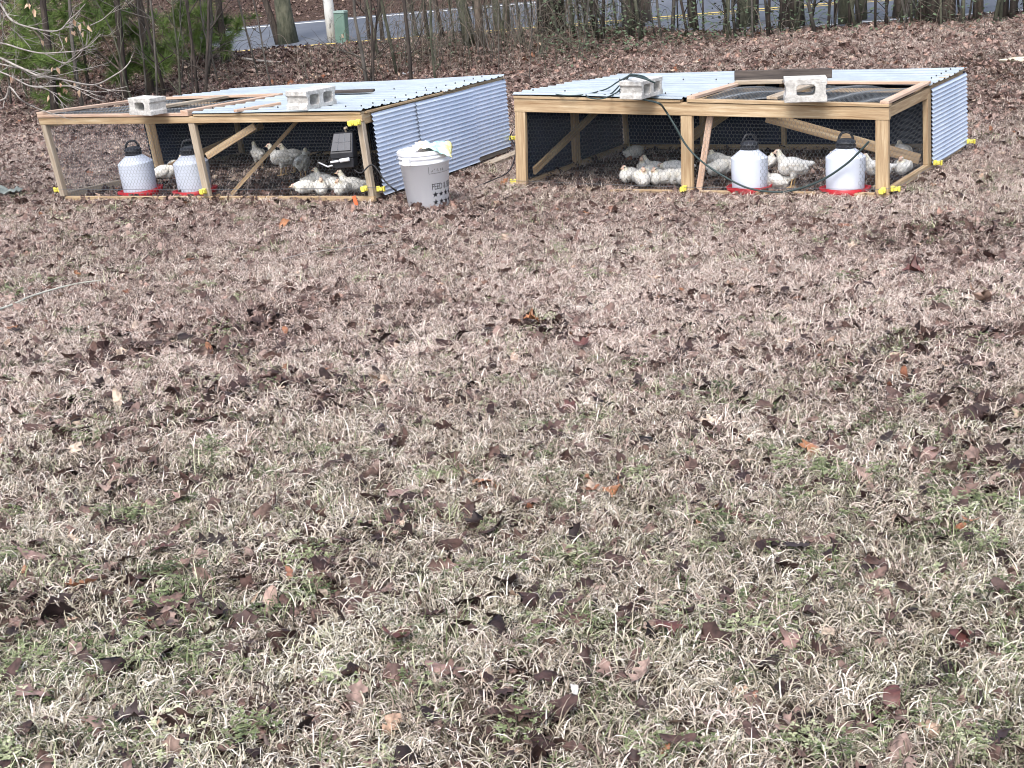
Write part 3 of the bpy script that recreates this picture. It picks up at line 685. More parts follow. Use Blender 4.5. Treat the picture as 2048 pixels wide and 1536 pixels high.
def hen_mesh(pose):
    bm = bmesh.new()
    def ell(c, r, rot=(0, 0, 0)):
        M_ = Matrix.Translation(c) @ Matrix.Rotation(rot[2], 4, 'Z') @ Matrix.Rotation(rot[1], 4, 'Y') @ Matrix.Rotation(rot[0], 4, 'X') @ Matrix.Diagonal((*r, 1))
        bmesh.ops.create_icosphere(bm, subdivisions=3, radius=1, matrix=M_)
    def cap(p, q, r0, r1):
        p = Vector(p); q = Vector(q); n = 10
        for k in range(n+1):
            t = k/n; ell(p.lerp(q, t), (r0+(r1-r0)*t,)*3)
    paint = []
    up = .0 if pose == 'stand' else -.072
    if pose == 'peck': up = 0
    z = lambda a: a+up
    tilt = R(-14) if pose != 'peck' else R(12)
    ell((-.005, 0, z(.145)), (.088, .058, .056), (0, tilt, 0)); ell((.045, 0, z(.140)), (.054, .050, .056)); ell((-.05, 0, z(.128)), (.05, .048, .045))
    cap((-.07, 0, z(.15)), (-.128, 0, z(.158)), .03, .012)
    for s in (-1, 1):
        ell((-.012, s*.052, z(.150)), (.062, .013, .034), (0, R(-20), s*R(4))); ell((-.065, s*.040, z(.142)), (.034, .009, .016), (0, R(-25), -s*R(8)))
    if pose == 'stand' or pose == 'alert':
        hx, hz = .098, z(.236); cap((.062, 0, z(.165)), (hx-.008, 0, hz-.01), .036, .019)
    elif pose == 'rest':
        hx, hz = .106, z(.160); cap((.06, 0, z(.155)), (hx-.012, 0, hz), .040, .020)
    elif pose == 'tuck':
        hx, hz = .062, z(.205); cap((.05, 0, z(.16)), (hx-.004, 0, hz-.01), .042, .022)
    else:
        hx, hz = .155, z(.075); cap((.07, 0, z(.14)), (hx-.008, 0, hz+.015), .036, .017)
    ell((hx, 0, hz), (.0235, .0185, .020)); bt = (hx+.040, 0, hz-.006) if pose != 'peck' else (hx+.022, 0, hz-.028)
    cap((hx+.018, 0, hz-.002 if pose != 'peck' else hz-.012), bt, .0085, .003)
    cap((hx-.008, 0, hz+.018), (hx+.014, 0, hz+.016), .0045, .004)
    paint.append(('beak', Vector(bt), .016)); paint.append(('face', Vector((hx+.014, 0, hz)), .018))
    paint.append(('comb', Vector((hx+.003, 0, hz+.023)), .010))
    for s in (-1, 1): paint.append(('eye', Vector((hx+.007, s*.017, hz+.005)), .0052))
    if pose in ('stand', 'peck'):
        for s in (-1, 1):
            y = s*.028; fx = .004+s*.012
            cap((-.005, y, .115), (fx-.008, y, .062), .027, .010); cap((fx-.008, y, .062), (fx, y, .008), .0065, .0055)
            for a in (-28, 0, 28): cap((fx, y, .007), (fx+.036*math.cos(R(a)), y+.036*math.sin(R(a)), .005), .005, .0035)
            cap((fx, y, .007), (fx-.018, y, .005), .0045, .0035)
    me = bpy.data.meshes.new('hen'); bm.to_mesh(me); bm.free()
    t = bpy.data.objects.new('t', me); COL.objects.link(t)
    md = t.modifiers.new('r', 'REMESH'); md.mode = 'VOXEL'; md.voxel_size = .0042
    sm = t.modifiers.new('s', 'SMOOTH'); sm.iterations = 3; sm.factor = .5
    dg = bpy.context.evaluated_depsgraph_get(); dg.update(); m2 = bpy.data.meshes.new_from_object(t.evaluated_get(dg)); bpy.data.objects.remove(t)
    col = []
    for v in m2.vertices:
        p = v.co; c = [.80, .79, .75]
        nz = mn.noise(p*40); side = abs(p.y) > .03
        k2 = mn.noise(p*16+Vector((3, 1, 7))); c = [.80-.10*max(0, k2), .79-.13*max(0, k2), .75-.20*max(0, k2)]
        if nz > .25 and p.z < z(.16): c = [.60, .56, .49]
        hd = (p-Vector((hx, 0, hz))).length
        if hd < .034: c = [.80, .76, .62]
        if pose in ('stand', 'peck') and p.z < .064 and abs(p.y) > .012 and p.x < .08: c = [.62, .42, .20]
        for nm, q_, r_ in paint:
            d = (p-q_).length
            if d < r_: c = {'beak': [.55, .36, .12], 'face': [.74, .54, .42], 'comb': [.62, .28, .22], 'eye': [.02, .015, .01]}[nm]
        k = 1+.06*mn.noise(p*90)
        col += [c[0]*k, c[1]*k, c[2]*k, 1]
        d3 = mn.noise(p*55)*.0022
        if p.z > .066 or pose not in ('stand', 'peck'): 
            if hd > .04: v.co = p+v.normal*d3
    a = m2.color_attributes.new('col', 'FLOAT_COLOR', 'POINT'); a.data.foreach_set('color', col)
    m2.materials.clear(); m2.materials.append(M_hen); m2.polygons.foreach_set('use_smooth', [True]*len(m2.polygons)); m2.name = 'chicken_'+pose
    return m2
HM = {k: hen_mesh(k) for k in ('stand', 'alert', 'rest', 'tuck', 'peck')}
GH = 'young white chickens inside the coops'
def hen(px, py, pose, yaw, s, label):
    o = bpy.data.objects.new('chicken', HM[pose]); COL.objects.link(o); p = spot(px, py); sit = pose in ('alert', 'rest', 'tuck')
    put(o, (p[0], p[1], p[2]+(-.006 if sit else .004)), R(yaw), s=s*1.14); tag(o, label, 'chicken', GH)
# yaw 0 = facing right, 180 = facing left, -90 = towards the camera
hen(1586, 377, 'stand', 174, .96, 'white chicken standing side on between the two drinkers of the right coop')
hen(1552, 378, 'alert', 168, .80, 'small white chicken sitting behind the red tray in front of the standing chicken')
hen(1440, 352, 'rest', 20, .92, 'white chicken lying behind the pale leaning board of the right coop')
hen(1437, 336, 'tuck', 150, .85, 'dim chicken in the shade just behind the one lying by the leaning board')
hen(1756, 374, 'stand', 170, .80, 'chicken half hidden between the right drinker and the corner post')
hen(1806, 350, 'tuck', -120, .86, 'white chicken lying behind the side wire near the right coop mid post')
hen(1262, 366, 'tuck', -150, .85, 'leftmost white chicken of the huddle in the right coop')
hen(1284, 374, 'tuck', -85, .95, 'white chicken at the very front of the huddle, head towards the viewer')
hen(1302, 362, 'rest', -120, .9, 'white chicken lying in the middle of the huddle in the right coop')
hen(1318, 370, 'tuck', -130, .85, 'white chicken in the front row of the huddle with its head turned left')
hen(1340, 371, 'rest', -40, .9, 'white chicken in the front row of the huddle with a reddish face')
hen(1360, 372, 'tuck', -60, .95, 'rightmost front chicken of the huddle, against the middle post')
hen(1290, 352, 'alert', -110, .8, 'chicken with a raised head at the back left of the huddle')
hen(1312, 351, 'alert', 170, .8, 'chicken with a raised head at the back of the huddle, near its middle')
hen(1352, 355, 'rest', 170, .95, 'white chicken at the back right of the huddle near the middle post')
hen(1268, 318, 'rest', 40, .8, 'dim chicken alone in the dark behind the huddle of the right coop')
hen(1668, 336, 'tuck', 100, .72, 'dim chicken in the shade just left of the right drinker cap')
hen(1540, 335, 'tuck', 60, .66, 'dim chicken in the dark right of the left drinker of the right coop')
hen(1805, 322, 'tuck', 100, .9, 'dim chicken seen through the side wire of the right coop')
hen(568, 352, 'stand', 172, .92, 'greyish chicken standing with its head stretched left in the left coop')
hen(590, 348, 'stand', 200, .90, 'greyish chicken standing head up behind the other in the left coop')
hen(607, 357, 'stand', 75, .80, 'chicken standing with its tail to the viewer at the right of the standing group')
hen(519, 338, 'stand', 120, .78, 'dim chicken standing alone in the dark of the left coop')
hen(614, 389, 'rest', 200, .80, 'leftmost white chicken of the pile behind the bottom rail of the left coop')
hen(643, 390, 'tuck', -80, .84, 'white chicken of the pile with its face towards the viewer')
hen(632, 375, 'rest', 35, .84, 'white chicken lying at the back of the pile in the left coop')
hen(655, 377, 'alert', 160, .80, 'chicken with its head raised on top of the pile in the left coop')
hen(669, 386, 'rest', 115, .85, 'white chicken lying flat right of the middle of the pile')
hen(688, 391, 'tuck', -125, .80, 'white chicken lying just left of the raised head at the corner post')
hen(708, 387, 'alert', 170, .88, 'pinkish white chicken with raised head at the corner post of the left coop')
hen(328, 360, 'rest', 15, .9, 'white chicken lying between the two drinkers of the left coop')
hen(350, 346, 'alert', -30, .82, 'white chicken with raised head behind the half hidden drinker')

# ------------------------------------------------------------------ trees and thicket
def wob_line(p, q, n, amp, sd):
    p = Vector(p); q = Vector(q); out = []
    for k in range(n+1):
        t = k/n; o = Vector(mn.noise_vector(Vector((t*3+sd, sd*1.7, .3))))*amp*min(1, t*3); o.z *= .3; out.append(p.lerp(q, t)+o)
    return out
def grow(mb, p, d, L, r, depth, rs, spread=.7):
    n = 5; pts = [Vector(p)]; d = Vector(d).normalized()
    for k in range(n):
        d = (d+Vector((rs.uniform(-1, 1), rs.uniform(-1, 1), rs.uniform(-.5, .8)))*.22).normalized(); pts.append(pts[-1]+d*L/n)
    mb.tube(pts, [r*(1-.75*k/n) for k in range(n+1)], 5 if r > .01 else 4, cap=False)
    if depth > 0:
        for k in range(rs.randint(2, 4)):
            i = rs.randint(1, n); dd = (d+Vector((rs.uniform(-1, 1), rs.uniform(-1, 1), rs.uniform(-.3, .9)))*spread).normalized(); grow(mb, pts[i], dd, L*rs.uniform(.45, .7), r*(1-.75*i/n)*.7+.0008, depth-1, rs, spread)
def tree(px, py, wpx, m, label, lean=0, Hh=6.5, limbs=9, low=1.0, name='tree', twopx=None, group=None, buttress=1.35):
    b0 = Vector(spot(px, py)); dist = (b0-Vector(CAM)).length; r = wpx*(1.22 if px > 1200 else 1.08)/2*dist/FPX; rs = random.Random(int(px*13+py))
    root = empty(name, tuple(b0+Vector((0, 0, -.05))), 0, label, 'tree', group)
    tm = MB(); top = Vector((math.sin(R(lean))*Hh, rs.uniform(-.3, .3), Hh)); pts = wob_line((0, 0, 0), top, 14, .10, px*.01)
    rad = [r*(buttress if k == 0 else 1.08 if k == 1 else 1)*(1-.6*k/14) for k in range(15)]
    tm.tube(pts, rad, 12); tm.build('trunk', m, root, smooth=True)
    lm = MB()
    for k in range(limbs):
        t = rs.uniform(low/Hh, .98); i = min(13, int(t*14)); p = pts[i].lerp(pts[i+1], t*14-i); a = rs.uniform(0, 2*PI)
        grow(lm, p, (math.cos(a), math.sin(a), rs.uniform(.2, 1.1)), rs.uniform(.7, 1.7)*(1.2-t*.4), r*.28+.004, 2, rs)
    lm.build('branches', m, root, smooth=True)
    return root
GT = 'bare trees along the road'
tree(578, 92, 30, M_barkm, 'thick bare trunk left of the pale pole by the road', lean=-3, Hh=7)
tree(562, 94, 12, M_barkd, 'thin dark trunk leaning left against the thick trunk left of the pale pole', lean=-14, Hh=5)
tree(943, 92, 20, M_barkm, 'bare trunk leaning left in the left part of the thicket', lean=-10, Hh=6)
tree(962, 100, 14, M_bark, 'grey stem just right of the leaning trunk in the thicket', lean=-2, Hh=6)
tree(998, 66, 13, M_barkm, 'mossy stem near the far white road line, left of the broad dark trunk', lean=-3, Hh=6)
tree(1018, 68, 9, M_bark, 'slim bare tree between the mossy stem and the broad dark trunk', lean=-2, Hh=5)
tree(1104, 64, 44, M_barkd, 'broad dark brown trunk in the middle of the road edge', lean=-1, Hh=8)
tree(1268, 62, 30, M_barkd, 'dark knotty trunk right of the dense evergreen tangle', lean=-4, Hh=7)
tree(1290, 50, 16, M_bark, 'lighter trunk touching the dark knotty trunk on its right', lean=1, Hh=6)
tree(1384, 64, 10, M_barkd, 'short dark stem crossed by a horizontal limb', lean=-1, Hh=5)
tree(1488, 62, 22, M_barkm, 'mossy trunk in the centre of the right thicket', lean=1, Hh=7)
tree(1505, 58, 14, M_barkd, 'dark stem close behind the mossy trunk of the right thicket', lean=2, Hh=6)
tree(1583, 62, 34, M_barkd, 'wide vine covered trunk in the right thicket', lean=0, Hh=7)
tree(1692, 56, 20, M_barkm, 'green tinged trunk above the orange leaves near the dark plank', lean=-2, Hh=6)
tree(1724, 48, 13, M_barkm, 'slim mossy trunk just right of the green tinged one', lean=-1, Hh=6)
tree(1806, 42, 27, M_bark, 'stout grey brown trunk left of the dark double trunk', lean=0, Hh=7)
tree(1845, 46, 12, M_barkd, 'thin dark trunk between the stout trunk and the double trunk', lean=0, Hh=6)
tree(1872, 46, 24, M_barkd, 'left stem of the dark double trunk at the right', lean=-1, Hh=7)
tree(1893, 46, 20, M_bark, 'right stem of the dark double trunk at the right', lean=1, Hh=7)
tree(1956, 40, 13, M_bark, 'grey stem right of the double trunk', lean=0, Hh=6)
tree(2006, 40, 12, M_barkd, 'dark stem near the right picture edge', lean=0, Hh=6)
tree(2024, 42, 8, M_barkd, 'rightmost thin dark stem beside the right picture edge', lean=-1, Hh=5)
tree(418, 60, 10, M_barkd, 'thin dark trunk among the right pine needles', lean=-2, Hh=5)
tree(740, 84, 6, M_barkd, 'first thin dark sapling right of the green utility box', lean=-4, Hh=3.5, limbs=7, low=.4)
tree(766, 86, 7, M_barkd, 'second thin dark sapling right of the green utility box', lean=-3, Hh=4, limbs=7, low=.4)
tree(836, 78, 6, M_barkd, 'forked dark sapling halfway between the utility box and the leaning trunk', lean=-6, Hh=3.5, limbs=8, low=.3)
tree(858, 84, 7, M_barkd, 'dark sapling left of the one bending towards the leaning trunk', lean=-2, Hh=4, limbs=5, low=.6)
tree(888, 76, 7, M_barkd, 'bent dark sapling nearest the leaning trunk', lean=-9, Hh=4, limbs=7, low=.4)

# thicket of stems nobody can tell apart
SAP = []
for k in range(9):
    rs = random.Random(100+k); mb = MB(); hh = rs.uniform(2.2, 4.2); pts = wob_line((0, 0, -.05), (rs.uniform(-.6, .6), rs.uniform(-.3, .3), hh), 9, .14, k*3.7); r0 = rs.uniform(.010, .020)
    mb.tube(pts, [r0*(1-.7*i/9) for i in range(10)], 6)
    for i in range(rs.randint(5, 9)):
        j_ = rs.randint(1, 8); a = rs.uniform(0, 2*PI); grow(mb, pts[j_], (math.cos(a), math.sin(a), rs.uniform(.3, 1.6)), rs.uniform(.3, .9), r0*.45, 1, rs, .8)
    o = mb.build('sapling', (M_barkd, M_barks, M_barkm)[k % 3], smooth=True); SAP.append(o)
def px_of(x, y):
    v = np.array([x, y, Hs(x, y)])-CAM; return 1024+FPX*(v@cR)/(v@F_)
SEC = [(-60, 440, 26, 'at the far left behind the pines'), (440, 900, 9, 'between the thick trunk and the leaning trunk'), (905, 1080, 10, 'between the leaning trunk and the broad dark trunk'), (1090, 1250, 22, 'in the evergreen tangle'), (1250, 1470, 20, 'between the knotty trunk and the mossy trunk'), (1470, 1680, 20, 'around the wide vine covered trunk'), (1680, 1860, 15, 'around the stout trunk at the right'), (1860, 2060, 16, 'right of the dark double trunk')]
rs = random.Random(5); cnt = 0; LK = ('dark', 'grey', 'mossy')
for (x0, x1, n, where) in SEC:
    for i in range(n):
        t_ = rs.uniform(-5.6, -4.55) if x0 > 450 else rs.uniform(-9, -5); px = rs.uniform(x0, x1); lo, hi = -14., 14.
        for _ in range(24):
            m_ = (lo+hi)/2; q_ = ROAD0+RD*m_+RN*t_
            if px_of(q_[0], q_[1]) < px: lo = m_
            else: hi = m_
        pos = ROAD0+RD*lo+RN*t_; kd = cnt % 9
        o = SAP[kd] if cnt < 9 else SAP[kd].copy()
        if cnt >= 9: COL.objects.link(o)
        sc_ = rs.uniform(.7, 1.25); o.location = (pos[0], pos[1], Hs(*pos)); o.rotation_euler = (rs.uniform(-.08, .08), rs.uniform(-.08, .08), rs.uniform(0, 6.28)); o.scale = (sc_,)*3
        tag(o, 'thin bare %s stem %s' % (LK[kd % 3], where), 'sapling', 'thin stems of the roadside thicket'); cnt += 1
# brambles and vines
def brambles():
    mb = MB(); rs = random.Random(9)
    for i in range(560):
        dense = i % 5 < 3
        s_ = rs.uniform(1.2, 4.0) if dense else rs.uniform(-9, 10)
        t_ = rs.gauss(-5.6, .65); p = ROAD0+RD*s_+RN*t_; a = rs.uniform(0, 2*PI); hh = (rs.uniform(.25, .9) if dense else rs.uniform(.08, .38))
        p0 = Vector((p[0], p[1], Hs(*p)-.02)); L = rs.uniform(.2, .7)
        pts = spline([p0, p0+Vector((math.cos(a)*L*.3, math.sin(a)*L*.3, hh)), p0+Vector((math.cos(a)*L, math.sin(a)*L, hh*rs.uniform(.5, 1.1))), p0+Vector((math.cos(a+.5)*L*1.5, math.sin(a+.5)*L*1.5, hh*rs.uniform(0, .6)))], 4)
        mb.mi = rs.randint(0, 2); r0 = rs.uniform(.002, .0045); mb.tube(pts, [r0*(1-.6*k/(len(pts)-1)) for k in range(len(pts))], 4, cap=False)
    for i in range(420):
        s_ = rs.uniform(-9, 1.6); t_ = rs.uniform(-9.3, -4.8); p = ROAD0+RD*s_+RN*t_; a = rs.uniform(0, 2*PI); hh = rs.uniform(.08, .55); L = rs.uniform(.1, .5)
        p0 = Vector((p[0], p[1], Hs(*p)-.02)); pts = spline([p0, p0+Vector((math.cos(a)*L*.3, math.sin(a)*L*.3, hh*.7)), p0+Vector((math.cos(a)*L, math.sin(a)*L, hh))], 4); mb.mi = rs.randint(0, 2); mb.tube(pts, [.0035*(1-.6*k/(len(pts)-1)) for k in range(len(pts))], 4, cap=False)
    o = mb.build('brambles', [M_barks, M_barkm, mat('dry_stalk', (.11, .085, .065), (.22, .18, .145), 20, .9)]); tag(o, 'tangle of bare brambles and dry stalks under the roadside trees', 'brambles', kind='stuff')
    # evergreen honeysuckle leaves
    mb = MB(); V = []; Fc = []
    for (c_s, c_t, n, sp, hh) in ((3.45, -5.3, 1900, .55, 1.3), (3.9, -5.9, 900, .6, .5), (4.9, -5.6, 900, .7, .35), (5.8, -5.2, 700, .7, .6), (6.2, -5.2, 300, .25, .9), (7.2, -5.1, 450, .6, .35), (8.2, -5.1, 300, .5, .5), (1.6, -5.8, 260, .5, .4), (-3.2, -5.2, 200, .6, .3)):
        for i in range(int(n*.6)):
            s_ = rs.gauss(c_s, sp*.6); t_ = rs.gauss(c_t, .35); p = ROAD0+RD*s_+RN*t_; z = Hs(*p)+abs(rs.gauss(0, hh*.55))+.03
            a = rs.uniform(0, 6.28); L = rs.uniform(.018, .038); W_ = L*.45; tl = rs.uniform(-.6, .6)
            c_ = Vector((p[0], p[1], z)); u = Vector((math.cos(a), math.sin(a), tl)).normalized(); v = u.cross(Vector((rs.uniform(-.5, .5), rs.uniform(-.5, .5), 1))).normalized()
            b = len(V); V += [c_-u*L, c_+v*W_, c_+u*L, c_-v*W_]; Fc.append((b, b+1, b+2, b+3))
    mb.add(V, Fc); o = mb.build('vine_leaves', mat('vine_leaf', (.045, .072, .04), (.11, .15, .085), 3, .6, spec=.3)); tag(o, 'green honeysuckle leaves over the roadside tangle', 'vine', kind='stuff')
brambles()

# pole and pedestal
p = Vector(spot(668, 90)); d_ = (p-Vector(CAM)).length; r = 10*d_/FPX
o = MB().tube(wob_line((0, 0, -.1), (-.35, 0, 7), 10, .03, 2), [r*1.15]+[r*(1-.03*k) for k in range(10)], 14).build('utility_pole', M_pole, smooth=True); o.location = p; tag(o, 'pale blotchy pole standing just left of the green utility box', 'pole')
p = Vector(spot(686, 92)); root = empty('utility_box', tuple(p), R(-20), 'green utility pedestal box right beside the pale pole', 'utility box')
w_ = 11*d_/FPX; h_ = 65*d_/FPX
MB().box((-w_, -w_*.8, -.05), (w_, w_*.8, h_-.03)).build('pedestal_body', M_ped, root, bevel=.008)
MB().add([(-w_*1.08, -w_*.88, h_-.029), (w_*1.08, -w_*.88, h_-.029), (w_*1.08, w_*.88, h_-.029), (-w_*1.08, w_*.88, h_-.029), (-w_, -w_*.8, h_+.01), (w_, -w_*.8, h_+.01), (w_, w_*.8, h_+.01), (-w_, w_*.8, h_+.01)], [(0, 3, 2, 1), (4, 5, 6, 7), (0, 1, 5, 4), (1, 2, 6, 5), (2, 3, 7, 6), (3, 0, 4, 7)]).build('cap', mat('pale_green_metal', (.22, .30, .27), None, rough=.6), root, bevel=.006)
MB().box((w_*.3, -w_*.8-.012, h_*.25), (w_*.7, -w_*.8-.001, h_*.35)).build('latch', M_grey, root)

# pines
M_needA = mat('pine_needles', (.06, .105, .03), (.18, .26, .06), 2.5, .6, spec=.3, c3=(.33, .39, .11))
def pine(bpx, bpy_, clumps, label, Y, wpx=14, nneed=80):
    b0 = Vector(spot(bpx, bpy_)); root = empty('pine_tree', tuple(b0), 0, label, 'pine tree', 'young pines left of the coops'); rs = random.Random(int(bpx))
    r = wpx/2*(b0-Vector(CAM)).length/FPX; tm = MB(); pts = wob_line((0, 0, -.08), (rs.uniform(-.2, .2), rs.uniform(-.2, .2), 5.0), 12, .06, bpx*.03); tm.tube(pts, [r*(1.2 if k == 0 else 1)*(1-.8*k/12) for k in range(13)], 10); tm.build('trunk', M_barkd, root, smooth=True)
    bm_ = MB(); V = []; Fc = []
    tips = []
    for (px, py, rad, n) in clumps:
        c = Vector(atY(px, py, b0.y+rs.uniform(-.35, .35)))-b0; R_c = rad*b0.y/FPX*1.0
        i = min(11, max(1, int(max(0, (c.z-.1))/5.0*12))); mid = pts[i].lerp(c, .5)+Vector((0, 0, .12)); bm_.tube(spline([pts[i], mid, c], 5), [.014-.0011*k for k in range(11)], 5)
        for k in range(int(n*3.0)):
            o_ = Vector((rs.gauss(0, .62), rs.gauss(0, .5), rs.gauss(0, .5)))*R_c; e = c+o_; bm_.tube([c.lerp(e, .15)+Vector((0, 0, -.02)), e], [.005, .003], 4, cap=False)
            tips.append((e, (e-c).normalized()+Vector((0, 0, .5))))
    # upper crown, out of the picture
    for k in range(46):
        z = rs.uniform(2.2, 4.9); a = rs.uniform(0, 6.28); L = (5.3-z)*.32+.1; i = min(11, int(z/5*12)); e = pts[i]+Vector((math.cos(a)*L, math.sin(a)*L, .25)); bm_.tube([pts[i], e], [.012, .004], 4, cap=False)
        for q_ in range(3): tips.append((pts[i].lerp(e, .5+.25*q_), Vector((math.cos(a), math.sin(a), .6))))
    for (e, d) in tips:
        d = d.normalized()
        for k in range(nneed):
            dd = (d*.55+Vector((rs.gauss(0, .6), rs.gauss(0, .6), rs.gauss(0, .5)))).normalized(); L = rs.uniform(.09, .17); base = e-d*rs.uniform(0, .09)
            sd_ = dd.cross(Vector((rs.uniform(-1, 1), rs.uniform(-1, 1), .3))).normalized()*.0026; tip = base+dd*L+Vector((0, 0, -.03))*rs.random()
            b = len(V); V += [base-sd_, base+sd_, tip]; Fc.append((b, b+1, b+2))
    bm_.build('branches', M_bark, root); nm = MB(); nm.add(V, Fc); nm.build('needles', M_needA, root)
pine(304, 196, [(285, 118, 42, 9), (250, 135, 30, 6), (320, 96, 34, 7), (232, 150, 22, 4), (205, 35, 40, 8), (270, 60, 34, 7), (310, 130, 20, 4)], 'pine with a bright needle clump drooping above the left coop', 15)
pine(252, 205, [(130, 22, 55, 12), (90, 60, 40, 7), (220, 10, 36, 8), (180, 60, 40, 7), (150, 110, 32, 5), (60, 20, 40, 6)], 'pine whose needles hang behind the bare oak branches', 15)
pine(110, 235, [(110, 200, 20, 4), (60, 120, 50, 8), (20, 110, 46, 7), (110, 130, 34, 5), (30, 60, 40, 5), (122, 175, 18, 3)], 'small dark pine at the left behind the bare oak branches', 14.5)
pine(452, 130, [(430, 52, 40, 9), (395, 30, 40, 8), (350, 30, 44, 9), (455, 90, 20, 3), (410, 90, 22, 4), (372, 70, 36, 7), (470, 60, 16, 3)], 'farther pine with needles in front of the road, left of the thick trunk', 18)

# bare oak reaching in from the left
def oak():
    b0 = Vector((-5.6, 11.6, Hs(-5.6, 11.6))); root = empty('oak_tree', tuple(b0), 0, 'bare oak whose pale branches reach in at the left picture edge', 'tree')
    MB().tube(wob_line((0, 0, -.1), (.2, .1, 5.5), 10, .06, 4), [.15, .13, .125, .12, .11, .10, .09, .075, .06, .04, .02], 12).build('trunk', M_bark, root, smooth=True)
    rs = random.Random(3); leaves = MB()
    def A(px, py, Y): return Vector(atY(px, py, Y))-b0
    limbs = [([(-60, 90), (0, 118), (38, 136), (80, 152), (130, 160), (190, 168), (240, 146), (262, 120)], 11.8, 1.25, .013),
             ([(-50, 118), (0, 130), (60, 142), (95, 152)], 11.8, 1.2, .010),
             ([(-40, -30), (2, 10), (25, 42), (62, 56), (115, 62), (140, 40), (170, 8)], 11.6, 1.9, .011),
             ([(-50, 80), (0, 86), (60, 104), (110, 106), (165, 98), (200, 70)], 11.9, 1.5, .010),
             ([(-60, 120), (0, 144), (20, 152), (60, 172), (95, 178), (120, 200), (130, 222)], 11.4, 1.0, .009),
             ([(-50, 190), (8, 196), (18, 172), (40, 195), (60, 210), (95, 222), (125, 234)], 11.3, .8, .009),
             ([(60, 172), (90, 174), (140, 172), (170, 182), (210, 184), (255, 172)], 11.7, None, .006),
             ([(90, 108), (130, 128), (165, 100), (160, 60), (178, 66)], 11.9, None, .005),
             ([(75, 138), (110, 140), (140, 122), (168, 96), (190, 92)], 11.7, None, .005),
             ([(120, 62), (118, 74), (126, 95), (118, 106)], 11.6, None, .0045),
             ([(0, 20), (6, 50), (12, 30), (40, 32)], 11.5, None, .0045),
             ([(38, 136), (60, 150), (110, 152), (150, 142), (210, 128)], 11.8, None, .004),
             ([(20, 55), (45, 75), (62, 100)], 11.9, None, .004), ([(190, 168), (215, 178), (262, 182)], 11.8, None, .005),
             ([(18, 172), (10, 196), (6, 215)], 11.3, None, .006), ([(130, 50), (150, 44), (160, 48)], 11.6, None, .004),
             ([(180, 52), (205, 40), (235, 12)], 11.7, None, .0045), ([(125, 162), (150, 176), (190, 198), (210, 204)], 11.7, None, .005)]
    lm = MB(); allp = []
    for pts, Y, az, r in limbs:
        P_ = [A(px, py, Y+.05*math.sin(i*1.7)) for i, (px, py) in enumerate(pts)]
        if az: P_ = [Vector((.05, 0, az+1.0)), P_[0].lerp(Vector((.05, 0, az+1.0)), .4)+Vector((0, 0, .1))]+P_
        S = spline(P_, 5); S = [q+Vector(mn.noise_vector(q*5))*.012 for q in S]; N = len(S)
        lm.tube(S, [(.05*(1-i/10)+r*(i/10) if az and i < 10 else r*(1-.72*i/N)) for i in range(N)], 6, cap=False)
        for i in range(10 if az else 1, N, 2):
            allp.append(S[i]); d = (S[i]-S[i-1]).normalized()+Vector((rs.uniform(-.6, .9), rs.uniform(-.7, .7), rs.uniform(-.7, .8)))
            if rs.random() < .34: grow(lm, S[i], d, rs.uniform(.08, .28), .0022, 1, rs, .7)
    lm.build('branches', M_twig, root, smooth=True)
    for (px, py) in ((150, 40), (158, 46), (168, 42), (176, 52), (136, 70), (142, 62), (55, 10), (68, 15), (84, 78), (120, 168), (124, 178), (130, 182), (116, 184), (95, 190), (160, 180), (102, 130), (18, 146), (150, 60), (165, 62), (112, 134), (60, 6)):
        c = A(px+rs.uniform(-4, 4), py+rs.uniform(-4, 4), 11.55+rs.uniform(0, .3)); L = rs.uniform(.035, .06); a = Vector((rs.uniform(-.6, .6), rs.uniform(-.6, .6), -1)).normalized(); sd_ = a.cross(Vector((rs.uniform(-1, 1), rs.uniform(-1, 1), 0))).normalized()*L*.28; up_ = a.cross(sd_).normalized()*.012
        leaves.add([c, c+a*L*.4+sd_+up_, c+a*L*.5-up_*.5, c+a*L*.4-sd_+up_, c+a*L+sd_*.4, c+a*L*1.1, c+a*L-sd_*.4], [(0, 1, 2), (0, 2, 3), (1, 4, 2), (2, 5, 4), (3, 2, 6), (2, 6, 5)])
    leaves.build('dead_leaves', mat('tan_dead_leaf', (.34, .20, .13), (.55, .42, .30), 12, .8), root)
oak()

# ------------------------------------------------------------------ leaf and grass prototypes (kept in a library collection)
LIB = bpy.data.collections.new('litter_kinds'); LIBG = bpy.data.collections.new('grass_kinds'); LIBC = bpy.data.collections.new('sprout_kinds')
def leaf_outline(rs, kind):
    pts = []
    if kind == 'oak':
        n = rs.randint(3, 4); L = 1.0
        side = []
        for k in range(n):
            y = .12+.76*(k+.5)/n; wv = (.36 if k == n//2 else .28)*rs.uniform(.8, 1.15)
            side += [(.07*rs.uniform(.8, 1.6), y-.38/n), (wv*.8, y-.02), (wv, y+.22/n*1.0), (wv*.55, y+.30/n)]
        left = [(-x*rs.uniform(.85, 1.1), y) for x, y in side]
        pts = [(0, 0)]+side+[(0, L)]+left[::-1]
    elif kind == 'maple':
        for k in range(11):
            a = -PI/2+.35+(2*PI-.7)*k/10; r_ = (.52 if k % 2 == 0 else .27)*rs.uniform(.85, 1.1); pts.append((math.cos(a)*r_, .45+math.sin(a)*r_))
        pts = [(0, 0)]+pts
    else:
        for k in range(12):
            a = 2*PI*k/12; pts.append((.24*math.cos(a)*rs.uniform(.85, 1.1), .5+.5*math.sin(a)))
    return pts
